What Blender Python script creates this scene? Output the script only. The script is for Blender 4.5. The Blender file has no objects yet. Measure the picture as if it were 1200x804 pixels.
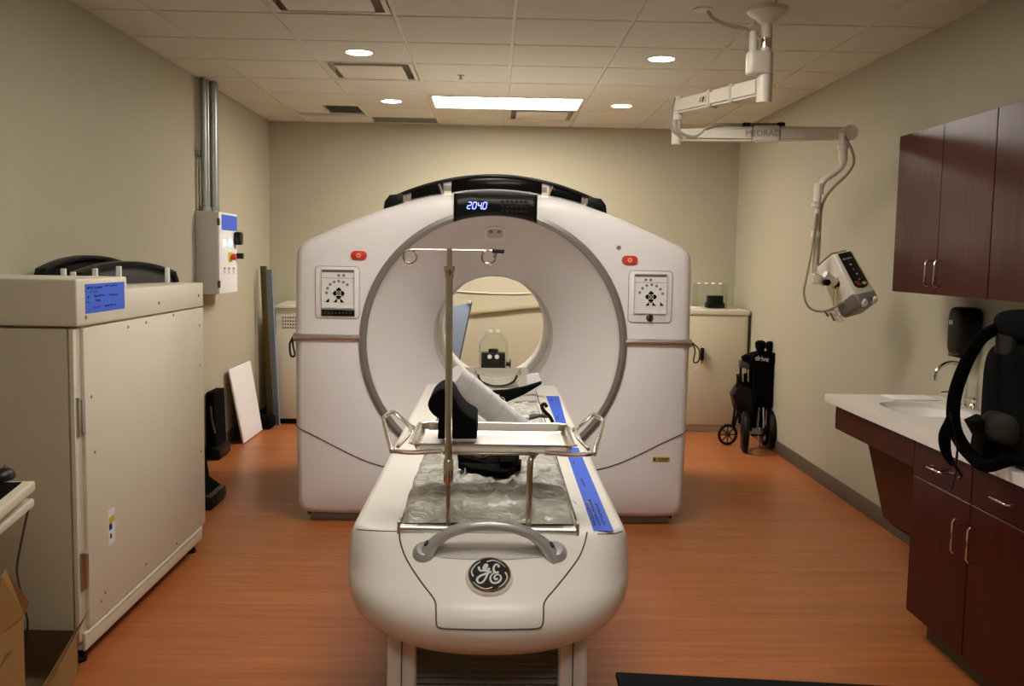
import bpy, bmesh, math, random
from mathutils import Vector, Matrix, noise
from mathutils.bvhtree import BVHTree
random.seed(7)
PI = math.pi
COL = bpy.context.scene.collection
SC = bpy.context.scene

# ------------------------------------------------------------------ camera
F, PITCH, ROLL, YAW, CZ = 1127.18, .08929, .01725, .02054, 1.5285

def ray(px, py):
    u, v = (px - 600) / F, (py - 402) / F
    c, s = math.cos(ROLL), math.sin(ROLL); u, v = c * u + s * v, -s * u + c * v
    X, Y, Z = u, 1.0, -v
    c, s = math.cos(PITCH), math.sin(PITCH); Y, Z = c * Y + s * Z, -s * Y + c * Z
    c, s = math.cos(YAW), math.sin(YAW); X, Y = c * X + s * Y, -s * X + c * Y
    return Vector((X, Y, Z))

def at(px, py, y=None, z=None, x=None):
    """a measured point of the photograph, at a known depth, height or side distance, in metres"""
    d = ray(px, py)
    t = y / d.y if y is not None else ((z - CZ) / d.z if z is not None else x / d.x)
    return Vector((d.x * t, d.y * t, CZ + d.z * t))

cam = bpy.data.cameras.new('camera'); camo = bpy.data.objects.new('camera', cam); COL.objects.link(camo)
fw = ray(600, 402).normalized(); rt = (ray(601, 402) - ray(600, 402)).normalized(); up = rt.cross(fw).normalized()
M = Matrix((rt, up, -fw)).transposed().to_4x4(); M.translation = Vector((0, 0, CZ)); camo.matrix_world = M
cam.sensor_width = 36; cam.lens = F / 1200 * 36; cam.clip_start = .02
SC.camera = camo
SC.view_settings.view_transform = 'Standard'; SC.view_settings.look = 'None'
SC.view_settings.gamma = 1; SC.view_settings.use_curve_mapping = False
SC.view_settings.exposure = 0.95

# ------------------------------------------------------------------ world and light levels
w = bpy.data.worlds.new('world'); SC.world = w; w.use_nodes = True
w.node_tree.nodes['Background'].inputs[0].default_value = (.5, .45, .36, 1)
w.node_tree.nodes['Background'].inputs[1].default_value = .02
LIGHT_COL = (1.0, .945, .86)
TROFFER_MAIN, TROFFER_FAR, TROFFER_FILL, DOWN = 12.0, 24.0, 5.5, 20.0

# room
XL, XR, YB, YF, HC = -2.10, 2.29, 9.10, -1.6, 2.743
X0, Y0, T = .087, 5.037, .6096

# ------------------------------------------------------------------ materials
def mat(name, col, rough=.5, metal=0, coat=0, emit=None, es=1, trans=0, bump=0, bscale=200, var=0, vscale=3, spec=.5, ior=1.45):
    m = bpy.data.materials.new(name); m.use_nodes = True
    nt = m.node_tree; b = nt.nodes['Principled BSDF']
    def lin(c): return tuple(((x / 255) / 12.92 if x / 255 < .04045 else ((x / 255 + .055) / 1.055) ** 2.4) for x in c) + (1,)
    c = lin(col)
    b.inputs['Base Color'].default_value = c
    b.inputs['Roughness'].default_value = rough; b.inputs['Metallic'].default_value = metal
    b.inputs['Coat Weight'].default_value = coat; b.inputs['Transmission Weight'].default_value = trans
    b.inputs['Specular IOR Level'].default_value = spec; b.inputs['IOR'].default_value = ior
    if emit: b.inputs['Emission Color'].default_value = tuple(emit) + (1,); b.inputs['Emission Strength'].default_value = es
    if bump or var:
        tc = nt.nodes.new('ShaderNodeTexCoord')
        n = nt.nodes.new('ShaderNodeTexNoise'); n.inputs['Scale'].default_value = vscale if var else bscale
        n.inputs['Detail'].default_value = 5
        nt.links.new(tc.outputs['Object'], n.inputs['Vector'])
        if var:
            mx = nt.nodes.new('ShaderNodeMix'); mx.data_type = 'RGBA'
            mx.inputs['A'].default_value = tuple(k * (1 - var) for k in c[:3]) + (1,)
            mx.inputs['B'].default_value = tuple(min(1, k * (1 + var)) for k in c[:3]) + (1,)
            nt.links.new(n.outputs['Fac'], mx.inputs['Factor']); nt.links.new(mx.outputs['Result'], b.inputs['Base Color'])
        if bump:
            n2 = nt.nodes.new('ShaderNodeTexNoise'); n2.inputs['Scale'].default_value = bscale; n2.inputs['Detail'].default_value = 3
            nt.links.new(tc.outputs['Object'], n2.inputs['Vector'])
            bp = nt.nodes.new('ShaderNodeBump'); bp.inputs['Strength'].default_value = bump; bp.inputs['Distance'].default_value = .002
            nt.links.new(n2.outputs['Fac'], bp.inputs['Height']); nt.links.new(bp.outputs['Normal'], b.inputs['Normal'])
    return m

M_ = {}
M_['wall'] = mat('wall paint', (171, 164, 141), .75, bump=.25, bscale=160, var=.02, vscale=2)
M_['tile'] = mat('ceiling tile', (204, 199, 182), .9, bump=.4, bscale=260, var=.03, vscale=6)
M_['tbar'] = mat('grid bar', (205, 196, 180), .5)
M_['dark'] = mat('dark void', (24, 22, 20), .9)
M_['base'] = mat('baseboard rubber', (84, 78, 64), .5)
M_['white'] = mat('scanner shell', (232, 227, 226), .33, bump=.03, bscale=500)
M_['funnel'] = mat('funnel shell', (226, 219, 216), .42)
M_['tablewhite'] = mat('table shell', (238, 234, 226), .3)
M_['nosepanel'] = mat('nose panel shell', (218, 210, 206), .33)
M_['beige'] = mat('beige steel', (214, 206, 186), .4, bump=.05, bscale=400)
M_['beiged'] = mat('beige door steel', (196, 186, 160), .45)
M_['lightgrey'] = mat('light grey plastic', (196, 192, 186), .4)
M_['grey'] = mat('grey trim', (134, 128, 122), .35, metal=.35)
M_['dgrey'] = mat('dark grey plastic', (70, 68, 66), .5)
M_['silver'] = mat('brushed steel', (206, 202, 198), .3, metal=1)
M_['traysteel'] = mat('tray steel', (235, 232, 228), .36, metal=1)
M_['handle'] = mat('satin aluminium paint', (184, 183, 184), .3, metal=.35)
M_['chrome'] = mat('chrome', (220, 216, 208), .08, metal=1)
M_['steel'] = mat('stainless steel', (222, 216, 206), .2, metal=1)
M_['bellows'] = mat('rubber bellows', (130, 128, 124), .45)
M_['emblem'] = mat('emblem enamel', (40, 40, 38), .7, spec=.2)
M_['lightprint'] = mat('light letter enamel', (226, 224, 220), .4)
M_['galv'] = mat('galvanised steel', (150, 152, 148), .35, metal=.9, var=.15, vscale=14)
M_['black'] = mat('black plastic', (9, 9, 9), .4, spec=.3)
M_['blackgloss'] = mat('black gloss', (7, 7, 8), .15, spec=.4)
M_['fabric'] = mat('black fabric', (8, 8, 8), .95, bump=.5, bscale=500, spec=.08)
M_['mesh'] = mat('grey mesh fabric', (44, 43, 38), .9, bump=.6, bscale=700, spec=.1)
M_['foam'] = mat('black foam', (9, 9, 10), .95, spec=.1)
M_['red'] = mat('red button', (200, 62, 40), .3)
M_['redlight'] = mat('red button symbol', (236, 170, 150), .4)
M_['tape'] = mat('blue painter tape', (58, 98, 214), .65)
M_['ink'] = mat('marker ink', (22, 34, 110), .7)
M_['yellow'] = mat('yellow sticker', (214, 190, 60), .5)
M_['brass'] = mat('yellow strap print', (200, 180, 70), .5)
M_['paper'] = mat('white paper', (226, 224, 224), .8, bump=.15, bscale=90)
M_['seam'] = mat('seam line', (84, 80, 75), .7)
M_['digits'] = mat('blue digits', (60, 70, 200), .5, emit=(.16, .20, 1.0), es=2.6)
M_['green'] = mat('green lamp', (120, 255, 180), .5, emit=(.15, 1, .45), es=2.2)
M_['whitelamp'] = mat('white lamp', (240, 255, 250), .5, emit=(.8, 1, .95), es=2)
M_['troffer'] = mat('troffer lens', (255, 255, 255), .5, emit=LIGHT_COL, es=TROFFER_FAR)
M_['troffermain'] = mat('troffer lens near', (255, 255, 255), .5, emit=LIGHT_COL, es=TROFFER_MAIN)
M_['trofferfill'] = mat('added fill troffer lens', (255, 255, 255), .5, emit=LIGHT_COL, es=TROFFER_FILL)  # lens of the unseen panels added for fill light
M_['down'] = mat('downlight lens', (255, 255, 255), .5, emit=LIGHT_COL, es=DOWN)
M_['counter'] = mat('solid surface worktop', (222, 214, 206), .25, var=.05, vscale=160)
M_['sink'] = mat('sink white', (236, 232, 228), .15)
M_['glass'] = mat('clear acrylic', (236, 242, 238), .04, trans=1, ior=1.2)
M_['cardboard'] = mat('cardboard', (150, 112, 62), .85, var=.05, vscale=20)
M_['carddark'] = mat('cardboard dark', (84, 62, 38), .85, var=.08, vscale=12)
M_['bronze'] = mat('bronze sheet', (122, 104, 72), .4, metal=.6)
M_['steelblue'] = mat('blue grey board', (118, 130, 150), .5)
M_['armwhite'] = mat('arm enamel', (214, 206, 190), .3)
M_['cable'] = mat('beige cable', (150, 140, 118), .5)
M_['orange'] = mat('orange knob', (220, 120, 30), .4)
M_['olive'] = mat('olive band', (140, 128, 92), .7)
M_['greyprint'] = mat('grey print', (140, 134, 124), .6)
M_['faint'] = mat('faint print', (15, 14, 15), .3, spec=.3)
M_['red2'] = mat('dark red mark', (120, 30, 30), .4)
M_['pale'] = mat('pale print', (190, 190, 190), .6)

def wood_mat():
    m = bpy.data.materials.new('cherry veneer'); m.use_nodes = True; nt = m.node_tree; b = nt.nodes['Principled BSDF']
    tc = nt.nodes.new('ShaderNodeTexCoord'); mp = nt.nodes.new('ShaderNodeMapping'); mp.inputs['Scale'].default_value = (60, 60, 2.5)
    n = nt.nodes.new('ShaderNodeTexNoise'); n.inputs['Scale'].default_value = 1; n.inputs['Detail'].default_value = 6
    r = nt.nodes.new('ShaderNodeValToRGB')
    r.color_ramp.elements[0].color = (.036, .0052, .0028, 1); r.color_ramp.elements[1].color = (.066, .0105, .0052, 1)
    r.color_ramp.elements[0].position = .3; r.color_ramp.elements[1].position = .75
    nt.links.new(tc.outputs['Object'], mp.inputs['Vector']); nt.links.new(mp.outputs['Vector'], n.inputs['Vector'])
    nt.links.new(n.outputs['Fac'], r.inputs['Fac']); nt.links.new(r.outputs['Color'], b.inputs['Base Color'])
    b.inputs['Roughness'].default_value = .3; b.inputs['Specular IOR Level'].default_value = .15
    return m
M_['cherry'] = wood_mat()

def floor_mat():
    m = bpy.data.materials.new('wood look vinyl'); m.use_nodes = True; nt = m.node_tree; b = nt.nodes['Principled BSDF']
    L = nt.links.new
    tc = nt.nodes.new('ShaderNodeTexCoord')
    br = nt.nodes.new('ShaderNodeTexBrick'); br.inputs['Scale'].default_value = 1
    br.inputs['Brick Width'].default_value = 1.2; br.inputs['Row Height'].default_value = .075; br.offset = .37
    br.inputs['Mortar Size'].default_value = .0006; br.inputs['Mortar Smooth'].default_value = .4
    br.inputs['Color1'].default_value = (.42, .42, .42, 1); br.inputs['Color2'].default_value = (.62, .62, .62, 1)
    br.inputs['Mortar'].default_value = (.3, .3, .3, 1)
    L(tc.outputs['Object'], br.inputs['Vector'])
    mp = nt.nodes.new('ShaderNodeMapping'); mp.inputs['Scale'].default_value = (1.1, 24, 1)
    n = nt.nodes.new('ShaderNodeTexNoise'); n.inputs['Scale'].default_value = 1.3; n.inputs['Detail'].default_value = 8; n.inputs['Roughness'].default_value = .62
    L(tc.outputs['Object'], mp.inputs['Vector']); L(mp.outputs['Vector'], n.inputs['Vector'])
    ad = nt.nodes.new('ShaderNodeMath'); ad.operation = 'ADD'
    mu = nt.nodes.new('ShaderNodeMath'); mu.operation = 'MULTIPLY'; mu.inputs[1].default_value = .45
    bw = nt.nodes.new('ShaderNodeRGBToBW'); L(br.outputs['Color'], bw.inputs['Color']); L(bw.outputs['Val'], mu.inputs[0])
    mu2 = nt.nodes.new('ShaderNodeMath'); mu2.operation = 'MULTIPLY'; mu2.inputs[1].default_value = .6
    L(n.outputs['Fac'], mu2.inputs[0]); L(mu.outputs[0], ad.inputs[0]); L(mu2.outputs[0], ad.inputs[1])
    r = nt.nodes.new('ShaderNodeValToRGB')
    r.color_ramp.elements[0].color = (.235, .066, .019, 1); r.color_ramp.elements[0].position = .34
    r.color_ramp.elements[1].color = (.50, .168, .048, 1); r.color_ramp.elements[1].position = .76
    L(ad.outputs[0], r.inputs['Fac']); L(r.outputs['Color'], b.inputs['Base Color'])
    b.inputs['Roughness'].default_value = .36; b.inputs['Specular IOR Level'].default_value = .4
    return m
M_['floor'] = floor_mat()

def acrylic():
    m = bpy.data.materials.new('clear acrylic'); m.use_nodes = True; nt = m.node_tree; nt.nodes.clear(); L = nt.links.new
    o = nt.nodes.new('ShaderNodeOutputMaterial'); mx = nt.nodes.new('ShaderNodeMixShader'); tr = nt.nodes.new('ShaderNodeBsdfTransparent'); gl = nt.nodes.new('ShaderNodeBsdfGlossy')
    tr.inputs['Color'].default_value = (.97, .985, .97, 1); gl.inputs['Roughness'].default_value = .06
    lw = nt.nodes.new('ShaderNodeLayerWeight'); lw.inputs['Blend'].default_value = .12
    ml = nt.nodes.new('ShaderNodeMath'); ml.operation = 'MULTIPLY'; ml.inputs[1].default_value = .35; L(lw.outputs['Fresnel'], ml.inputs[0]); L(ml.outputs[0], mx.inputs[0]); L(tr.outputs[0], mx.inputs[1]); L(gl.outputs[0], mx.inputs[2]); L(mx.outputs[0], o.inputs['Surface'])
    return m
M_['glass'] = acrylic()

def wrap_mat():
    m = bpy.data.materials.new('plastic wrapped pad'); m.use_nodes = True; nt = m.node_tree; b = nt.nodes['Principled BSDF']; L = nt.links.new
    b.inputs['Base Color'].default_value = (.36, .345, .275, 1); b.inputs['Roughness'].default_value = .5
    b.inputs['Coat Weight'].default_value = 1.0; b.inputs['Coat Roughness'].default_value = .05; b.inputs['Coat IOR'].default_value = 1.9
    tc = nt.nodes.new('ShaderNodeTexCoord'); mp = nt.nodes.new('ShaderNodeMapping'); mp.inputs['Scale'].default_value = (7, 30, 12); mp.inputs['Rotation'].default_value = (0, 0, .7)
    n = nt.nodes.new('ShaderNodeTexNoise'); n.inputs['Scale'].default_value = 1.2; n.inputs['Detail'].default_value = 5; n.inputs['Distortion'].default_value = 1.2
    L(tc.outputs['Object'], mp.inputs['Vector']); L(mp.outputs['Vector'], n.inputs['Vector'])
    bp = nt.nodes.new('ShaderNodeBump'); bp.inputs['Strength'].default_value = 1.0; bp.inputs['Distance'].default_value = .045
    L(n.outputs['Fac'], bp.inputs['Height']); L(bp.outputs['Normal'], b.inputs['Coat Normal'])
    bp2 = nt.nodes.new('ShaderNodeBump'); bp2.inputs['Strength'].default_value = .35; bp2.inputs['Distance'].default_value = .02
    L(n.outputs['Fac'], bp2.inputs['Height']); L(bp2.outputs['Normal'], b.inputs['Normal'])
    r = nt.nodes.new('ShaderNodeValToRGB'); r.color_ramp.elements[0].color = (.36, .345, .275, 1); r.color_ramp.elements[1].color = (.66, .65, .58, 1)
    r.color_ramp.elements[0].position = .35; r.color_ramp.elements[1].position = .7
    L(n.outputs['Fac'], r.inputs['Fac']); L(r.outputs['Color'], b.inputs['Base Color'])
    return m
M_['wrap'] = wrap_mat()

# ------------------------------------------------------------------ helpers
BASE = {}
def V(*a): return Vector(a)

def finish(bm, name, m, parent, smooth=35):
    bmesh.ops.remove_doubles(bm, verts=bm.verts, dist=1e-6)
    bmesh.ops.recalc_face_normals(bm, faces=bm.faces)
    if parent is None:
        xs = [v.co.x for v in bm.verts]; ys = [v.co.y for v in bm.verts]; zs = [v.co.z for v in bm.verts]
        org = Vector(((min(xs) + max(xs)) / 2, (min(ys) + max(ys)) / 2, min(zs)))
    else:
        org = BASE[parent.name]
    for v in bm.verts: v.co -= org
    me = bpy.data.meshes.new(name); bm.to_mesh(me); bm.free()
    for k in (m if isinstance(m, (list, tuple)) else [m]): me.materials.append(M_[k])
    for p in me.polygons: p.use_smooth = True
    me.set_sharp_from_angle(angle=math.radians(smooth))
    o = bpy.data.objects.new(name, me); COL.objects.link(o)
    if parent is None: o.location = org
    else: o.parent = parent
    BASE[o.name] = org
    return o

def mk(name, bm, m, parent=None, label=None, smooth=35):
    o = finish(bm, name, m, parent, smooth)
    if label: o['label'] = label
    return o

def tag(o, label, cat, group=None, kind=None):
    o['label'] = label; o['category'] = cat
    if group: o['group'] = group
    if kind: o['kind'] = kind
    return o

def struct(name, bm, m):
    o = finish(bm, name, m, None); o['kind'] = 'structure'; return o

def thing(name, loc, label, cat, group=None):
    o = bpy.data.objects.new(name, None); COL.objects.link(o); o.location = loc; o.empty_display_size = .1
    BASE[o.name] = Vector(loc); tag(o, label, cat, group); return o

def merge(bm, t, mi=0, Mx=None):
    if Mx is not None: bmesh.ops.transform(t, matrix=Mx, verts=t.verts)
    vm = {v: bm.verts.new(v.co) for v in t.verts}
    for f in t.faces:
        try: g = bm.faces.new([vm[v] for v in f.verts]); g.material_index = mi
        except ValueError: pass
    t.free()

def box(bm, x0, x1, y0, y1, z0, z1, bev=0, mi=0, seg=2, Mx=None):
    t = bmesh.new(); bmesh.ops.create_cube(t, size=1)
    for v in t.verts:
        v.co = Vector(((x0 + x1) / 2 + v.co.x * (x1 - x0), (y0 + y1) / 2 + v.co.y * (y1 - y0), (z0 + z1) / 2 + v.co.z * (z1 - z0)))
    if bev: bmesh.ops.bevel(t, geom=t.edges[:], offset=bev, segments=seg, affect='EDGES', profile=.5)
    merge(bm, t, mi, Mx); return bm

def nb(): return bmesh.new()
def B(*a, **k): return box(bmesh.new(), *a, **k)

def tube(bm, pts, r, n=10, cyc=False, mi=0, flat=1.0, upv=None, cap=True):
    """sweep a circle (or a flattened one) along points"""
    pts = [Vector(p) for p in pts]; N = len(pts)
    rs = r if isinstance(r, (list, tuple)) else [r] * N
    tang = []
    for i in range(N):
        a = pts[(i - 1) % N] if (cyc or i > 0) else pts[i]
        b = pts[(i + 1) % N] if (cyc or i < N - 1) else pts[i]
        tang.append((b - a).normalized())
    u = Vector(upv) if upv is not None else (Vector((0, 0, 1)) if abs(tang[0].z) < .9 else Vector((1, 0, 0)))
    rings = []
    for i in range(N):
        t = tang[i]
        if upv is not None: u = Vector(upv)
        s = t.cross(u)
        if s.length < 1e-5: s = t.orthogonal()
        s.normalize(); u2 = s.cross(t).normalized()
        if upv is None: u = u2
        rings.append([bm.verts.new(pts[i] + s * math.cos(2 * PI * k / n) * rs[i] + u2 * math.sin(2 * PI * k / n) * rs[i] * flat) for k in range(n)])
    for i in range(N if cyc else N - 1):
        A, C = rings[i], rings[(i + 1) % N]
        for k in range(n):
            f = bm.faces.new((A[k], A[(k + 1) % n], C[(k + 1) % n], C[k])); f.material_index = mi
    if not cyc and cap:
        f = bm.faces.new(rings[0]); f.material_index = mi
        f = bm.faces.new(rings[-1][::-1]); f.material_index = mi
    return bm

def smooth_pts(pts, k=6, cyc=False):
    P = [Vector(p) for p in pts]; out = []; N = len(P)
    for i in range(N if cyc else N - 1):
        p0 = P[(i - 1) % N] if (cyc or i > 0) else P[i] * 2 - P[i + 1]
        p1, p2 = P[i], P[(i + 1) % N]
        p3 = P[(i + 2) % N] if (cyc or i < N - 2) else P[i + 1] * 2 - P[i]
        for j in range(k):
            t = j / k
            out.append(.5 * ((2 * p1) + (p2 - p0) * t + (2 * p0 - 5 * p1 + 4 * p2 - p3) * t * t + (-p0 + 3 * p1 - 3 * p2 + p3) * t ** 3))
    if not cyc: out.append(P[-1])
    return out

def cyl(bm, p0, p1, r0, r1=None, n=20, mi=0):
    return tube(bm, [p0, p1], [r0, r0 if r1 is None else r1], n=n, mi=mi)

def lathe(bm, prof, Mx=None, n=32, mi=0, closed=False):
    """prof: (radius, height) along local z"""
    t = bmesh.new(); rings = []
    for (r, h) in prof:
        if r < 1e-6: rings.append([t.verts.new((0, 0, h))])
        else: rings.append([t.verts.new((r * math.cos(2 * PI * k / n), r * math.sin(2 * PI * k / n), h)) for k in range(n)])
    P = list(zip(rings, rings[1:])) + ([(rings[-1], rings[0])] if closed else [])
    for A, C in P:
        for k in range(n):
            a, b = A[k % len(A)], A[(k + 1) % len(A)]; c, d = C[(k + 1) % len(C)], C[k % len(C)]
            vs = []
            for v in (a, b, c, d):
                if v not in vs: vs.append(v)
            if len(vs) > 2: t.faces.new(vs)
    merge(bm, t, mi, Mx); return bm

AX = {'x': Matrix(((0, 0, 1, 0), (1, 0, 0, 0), (0, 1, 0, 0), (0, 0, 0, 1))),      # (u,v,w)->(w,u,v)
      'y': Matrix(((1, 0, 0, 0), (0, 0, 1, 0), (0, 1, 0, 0), (0, 0, 0, 1))),      # (u,v,w)->(u,w,v)
      'z': Matrix.Identity(4)}
def prism(bm, pts, axis, a0, a1, bev=0, mi=0, seg=2, Mx=None):
    """extrude a 2d outline: axis x -> points are (y,z), axis y -> (x,z), axis z -> (x,y)"""
    t = bmesh.new()
    A = [t.verts.new((p[0], p[1], a0)) for p in pts]; C = [t.verts.new((p[0], p[1], a1)) for p in pts]
    fa = t.faces.new(A[::-1]); fc = t.faces.new(C)
    N = len(pts)
    for i in range(N): t.faces.new((A[i], A[(i + 1) % N], C[(i + 1) % N], C[i]))
    bmesh.ops.recalc_face_normals(t, faces=t.faces)
    if bev:
        es = list(set(fa.edges[:] + fc.edges[:]))
        bmesh.ops.bevel(t, geom=es, offset=bev, segments=seg, affect='EDGES', profile=.5)
    mm = AX[axis] if Mx is None else Mx @ AX[axis]
    merge(bm, t, mi, mm); return bm

def rrect(cx, cy, w_, h, r, k=5):
    out = []
    for (sx, sy, a) in ((1, 1, 0), (-1, 1, 90), (-1, -1, 180), (1, -1, 270)):
        for i in range(k + 1):
            t = math.radians(a + 90 * i / k)
            out.append((cx + sx * (w_ / 2 - r) + r * math.cos(t), cy + sy * (h / 2 - r) + r * math.sin(t)))
    return out

def frame_at(o, xdir, ydir):
    """matrix with local x, y along the given directions, origin o"""
    x = Vector(xdir).normalized(); z = x.cross(Vector(ydir)).normalized(); y = z.cross(x)
    m = Matrix((x, y, z)).transposed().to_4x4(); m.translation = Vector(o); return m

def copy_tree(o, parent=None):
    c = o.copy(); COL.objects.link(c); c.parent = parent
    for ch in [k for k in bpy.data.objects if k.parent == o]: copy_tree(ch, c)
    return c
# ================================================================== THE ROOM
struct('floor', B(XL - .1, XR + .1, YF, YB + .1, -.05, 0), 'floor')
struct('wall_left', B(XL - .1, XL, YF, YB + .1, 0, 3.25), 'wall')
struct('wall_right', B(XR, XR + .1, YF, YB + .1, 0, 3.25), 'wall')
struct('wall_back', B(XL, XR, YB, YB + .1, 0, 3.25), 'wall')
struct('wall_front', B(XL - .1, XR + .1, YF - .1, YF, 0, 3.25), 'wall')
def skirting(name, x0, x1, y0, y1):
    bm = nb(); box(bm, x0, x1, y0, y1, 0, .105, bev=.003); struct(name, bm, 'base')
skirting('baseboard_left', XL, XL + .008, YF, YB); skirting('baseboard_right', XR - .008, XR, YF, YB)
skirting('baseboard_back', XL + .008, XR - .008, YB - .008, YB)

def cell(ix, iy):
    x0, x1 = max(XL, X0 + ix * T), min(XR, X0 + (ix + 1) * T)
    y0, y1 = max(YF, Y0 + iy * T), min(YB, Y0 + (iy + 1) * T)
    return x0, x1, y0, y1
TROFFERS = [(-1, 4), (-1, -2), (-1, -6), (-1, -9)]
skip = {(-3, 5), (-2, 6), (-2, 2), (0, 5), (-2, -1)}
for ix, iy in TROFFERS: skip |= {(ix, iy), (ix + 1, iy)}
bm = nb()
for ix in range(-4, 4):
    for iy in range(-11, 7):
        x0, x1, y0, y1 = cell(ix, iy)
        if x1 - x0 < .03 or y1 - y0 < .03: continue
        if (ix, iy) in skip: continue
        g = .009
        box(bm, x0 + g, x1 - g, y0 + g, y1 - g, HC - .002, HC + .02, bev=.003, seg=1, mi=0)
for ix in range(-3, 4):
    x = X0 + ix * T
    box(bm, x - .012, x + .012, YF, YB, HC + .006, HC + .03, mi=1)
for iy in range(-10, 7):
    y = Y0 + iy * T
    skipx = [(X0 - T + .012, X0 + T - .012)] if False else []
    box(bm, XL, XR, y - .012, y + .012, HC + .0065, HC + .03, mi=1)
for (x0, x1, y0, y1) in ((XL, XL + .02, YF, YB), (XR - .02, XR, YF, YB), (XL, XR, YB - .02, YB)):
    box(bm, x0, x1, y0, y1, HC + .004, HC + .012, mi=1)
box(bm, -1.740, -1.45, 8.105, 8.60, HC + .012, HC + .03, mi=0)          # the loose tile pushed half over its opening
struct('ceiling', bm, ['tile', 'tbar'])
struct('trim_1', B(XL, XR, YF, YB, 3.2, 3.25), 'dark')

def troffer(ix, iy, m, label):
    x0 = X0 + ix * T + .012; x1 = X0 + (ix + 2) * T - .012; y0 = Y0 + iy * T + .012; y1 = Y0 + (iy + 1) * T - .012
    t = thing('ceiling_troffer', ((x0 + x1) / 2, (y0 + y1) / 2, HC), label, 'ceiling light', 'rectangular ceiling panel lights')
    bm = nb()
    for a in ((x0, x0 + .02, y0, y1), (x1 - .02, x1, y0, y1), (x0 + .02, x1 - .02, y0, y0 + .02), (x0 + .02, x1 - .02, y1 - .02, y1)):
        box(bm, a[0], a[1], a[2], a[3], HC - .004, HC + .05)
    mk('frame', bm, 'tbar', t)
    bm = nb()
    box(bm, x0 + .02, x1 - .02, y0 + .02, y1 - .02, HC + .004, HC + .012)
    mk('lens', bm, m, t)
troffer(-1, 4, 'troffer', 'lit rectangular ceiling panel light above the far side of the scanner')
troffer(-1, -2, 'troffermain', 'lit rectangular ceiling panel light directly over the patient table')
troffer(-1, -9, 'trofferfill', 'unseen rectangular ceiling panel added as fill behind the camera')  # unseen panel added to give fill light from behind
troffer(-1, -6, 'trofferfill', 'dimmer unseen rectangular ceiling panel added as fill above the near end of the patient table')  # unseen panel added to brighten the table nose and pad

def downlight(x, y, label):
    t = thing('recessed_downlight', (x, y, HC), label, 'ceiling light', 'round recessed downlights')
    mx = Matrix.Translation((x, y, HC - .002))
    bm = nb(); lathe(bm, [(.078, .004), (.078, -.003), (.092, -.003), (.092, .002)], mx, closed=True); mk('trim_ring', bm, 'tbar', t)
    bm = nb(); lathe(bm, [(0, -.001), (.0785, -.001), (.0785, .003), (0, .003)], mx); mk('lens', bm, 'down', t)
downlight(-.83, 5.95, 'round recessed downlight just before the left square ceiling vent')
downlight(-.83, 7.78, 'round recessed downlight just left of the bright rectangular panel light')
downlight(1.0, 5.95, 'round recessed downlight nearest the ceiling arm base, right of the ceiling middle')
downlight(1.0, 7.78, 'round recessed downlight just right of the bright rectangular panel light')

def vent(ix, iy, label):
    x0, x1, y0, y1 = cell(ix, iy)
    x0 += .012; x1 -= .012; y0 += .012; y1 -= .012
    t = thing('ceiling_vent', ((x0 + x1) / 2, (y0 + y1) / 2, HC), label, 'air vent', 'square ceiling vents')
    bm = nb(); w_ = .03
    for a in ((x0, x0 + w_, y0, y1), (x1 - w_, x1, y0, y1), (x0 + w_, x1 - w_, y0, y0 + w_), (x0 + w_, x1 - w_, y1 - w_, y1)):
        box(bm, *a, HC, HC + .004)
    for a in ((x0, x0 + .004, y0, y1), (x1 - .004, x1, y0, y1), (x0, x1, y0, y0 + .004), (x0, x1, y1 - .004, y1)):
        box(bm, *a, HC, HC + .11)
    box(bm, x0, x1, y0, y1, HC + .11, HC + .115)
    mk('frame', bm, 'tbar', t)
    bm = nb(); box(bm, x0 + .075, x1 - .075, y0 + .075, y1 - .075, HC - .008, HC + .006, bev=.004)
    mk('plaque', bm, 'tbar', t)
vent(-2, 2, 'square ceiling vent with a raised plate between the two left downlights')
vent(0, 5, 'square ceiling vent directly behind the bright rectangular panel light')
vent(-2, -1, 'square ceiling vent cut by the top edge of the photo, left of middle')

bm = nb(); x, y = -.24, 6.62
lathe(bm, [(0, 0), (.026, 0), (.026, -.004), (.009, -.007), (.007, -.022), (.015, -.025), (.015, -.028), (0, -.028)], Matrix.Translation((x, y, HC - .001)), n=20)
tag(mk('fire_sprinkler', bm, 'galv'), 'small round fire sprinkler head in the ceiling before the bright panel light', 'sprinkler')

# ================================================================== THE SCANNER
GY, GY2 = 5.40, 7.10; CX, CZc = .006, 1.04
sc_ = thing('pet_ct_scanner', (CX, GY + .85, 0), 'large white ring scanner with a round bore and blue digital display', 'medical scanner')
half = [(0, 1.888), (.12, 1.886), (.23, 1.878), (.37, 1.858), (.50, 1.826), (.62, 1.786), (.75, 1.737), (.88, 1.683), (1.0, 1.630), (1.06, 1.602), (1.095, 1.575), (1.112, 1.54), (1.118, 1.45), (1.122, 1.05), (1.118, .5), (1.108, .10), (1.09, .06), (1.05, .045), (.9, .04), (.5, .04), (.2, .04)]
sil = [(CX + x, z) for x, z in half] + [(CX - x, z) for x, z in half[::-1] if x > 0]
sil = sil + []
def sil_r(th):
    d = (math.cos(th), math.sin(th)); best = 9
    for i in range(len(sil)):
        a, b = sil[i], sil[(i + 1) % len(sil)]
        ax, az, ex, ez = a[0] - CX, a[1] - CZc, b[0] - a[0], b[1] - a[1]
        den = d[0] * ez - d[1] * ex
        if abs(den) < 1e-9: continue
        t = (ax * ez - az * ex) / den; s = (ax * d[1] - az * d[0]) / den
        if t > 0 and -1e-6 <= s <= 1 + 1e-6: best = min(best, t)
    return best
NR = 360
ths = [2 * PI * k / NR for k in range(NR)]
RS = [sil_r(t) for t in ths]
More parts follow.
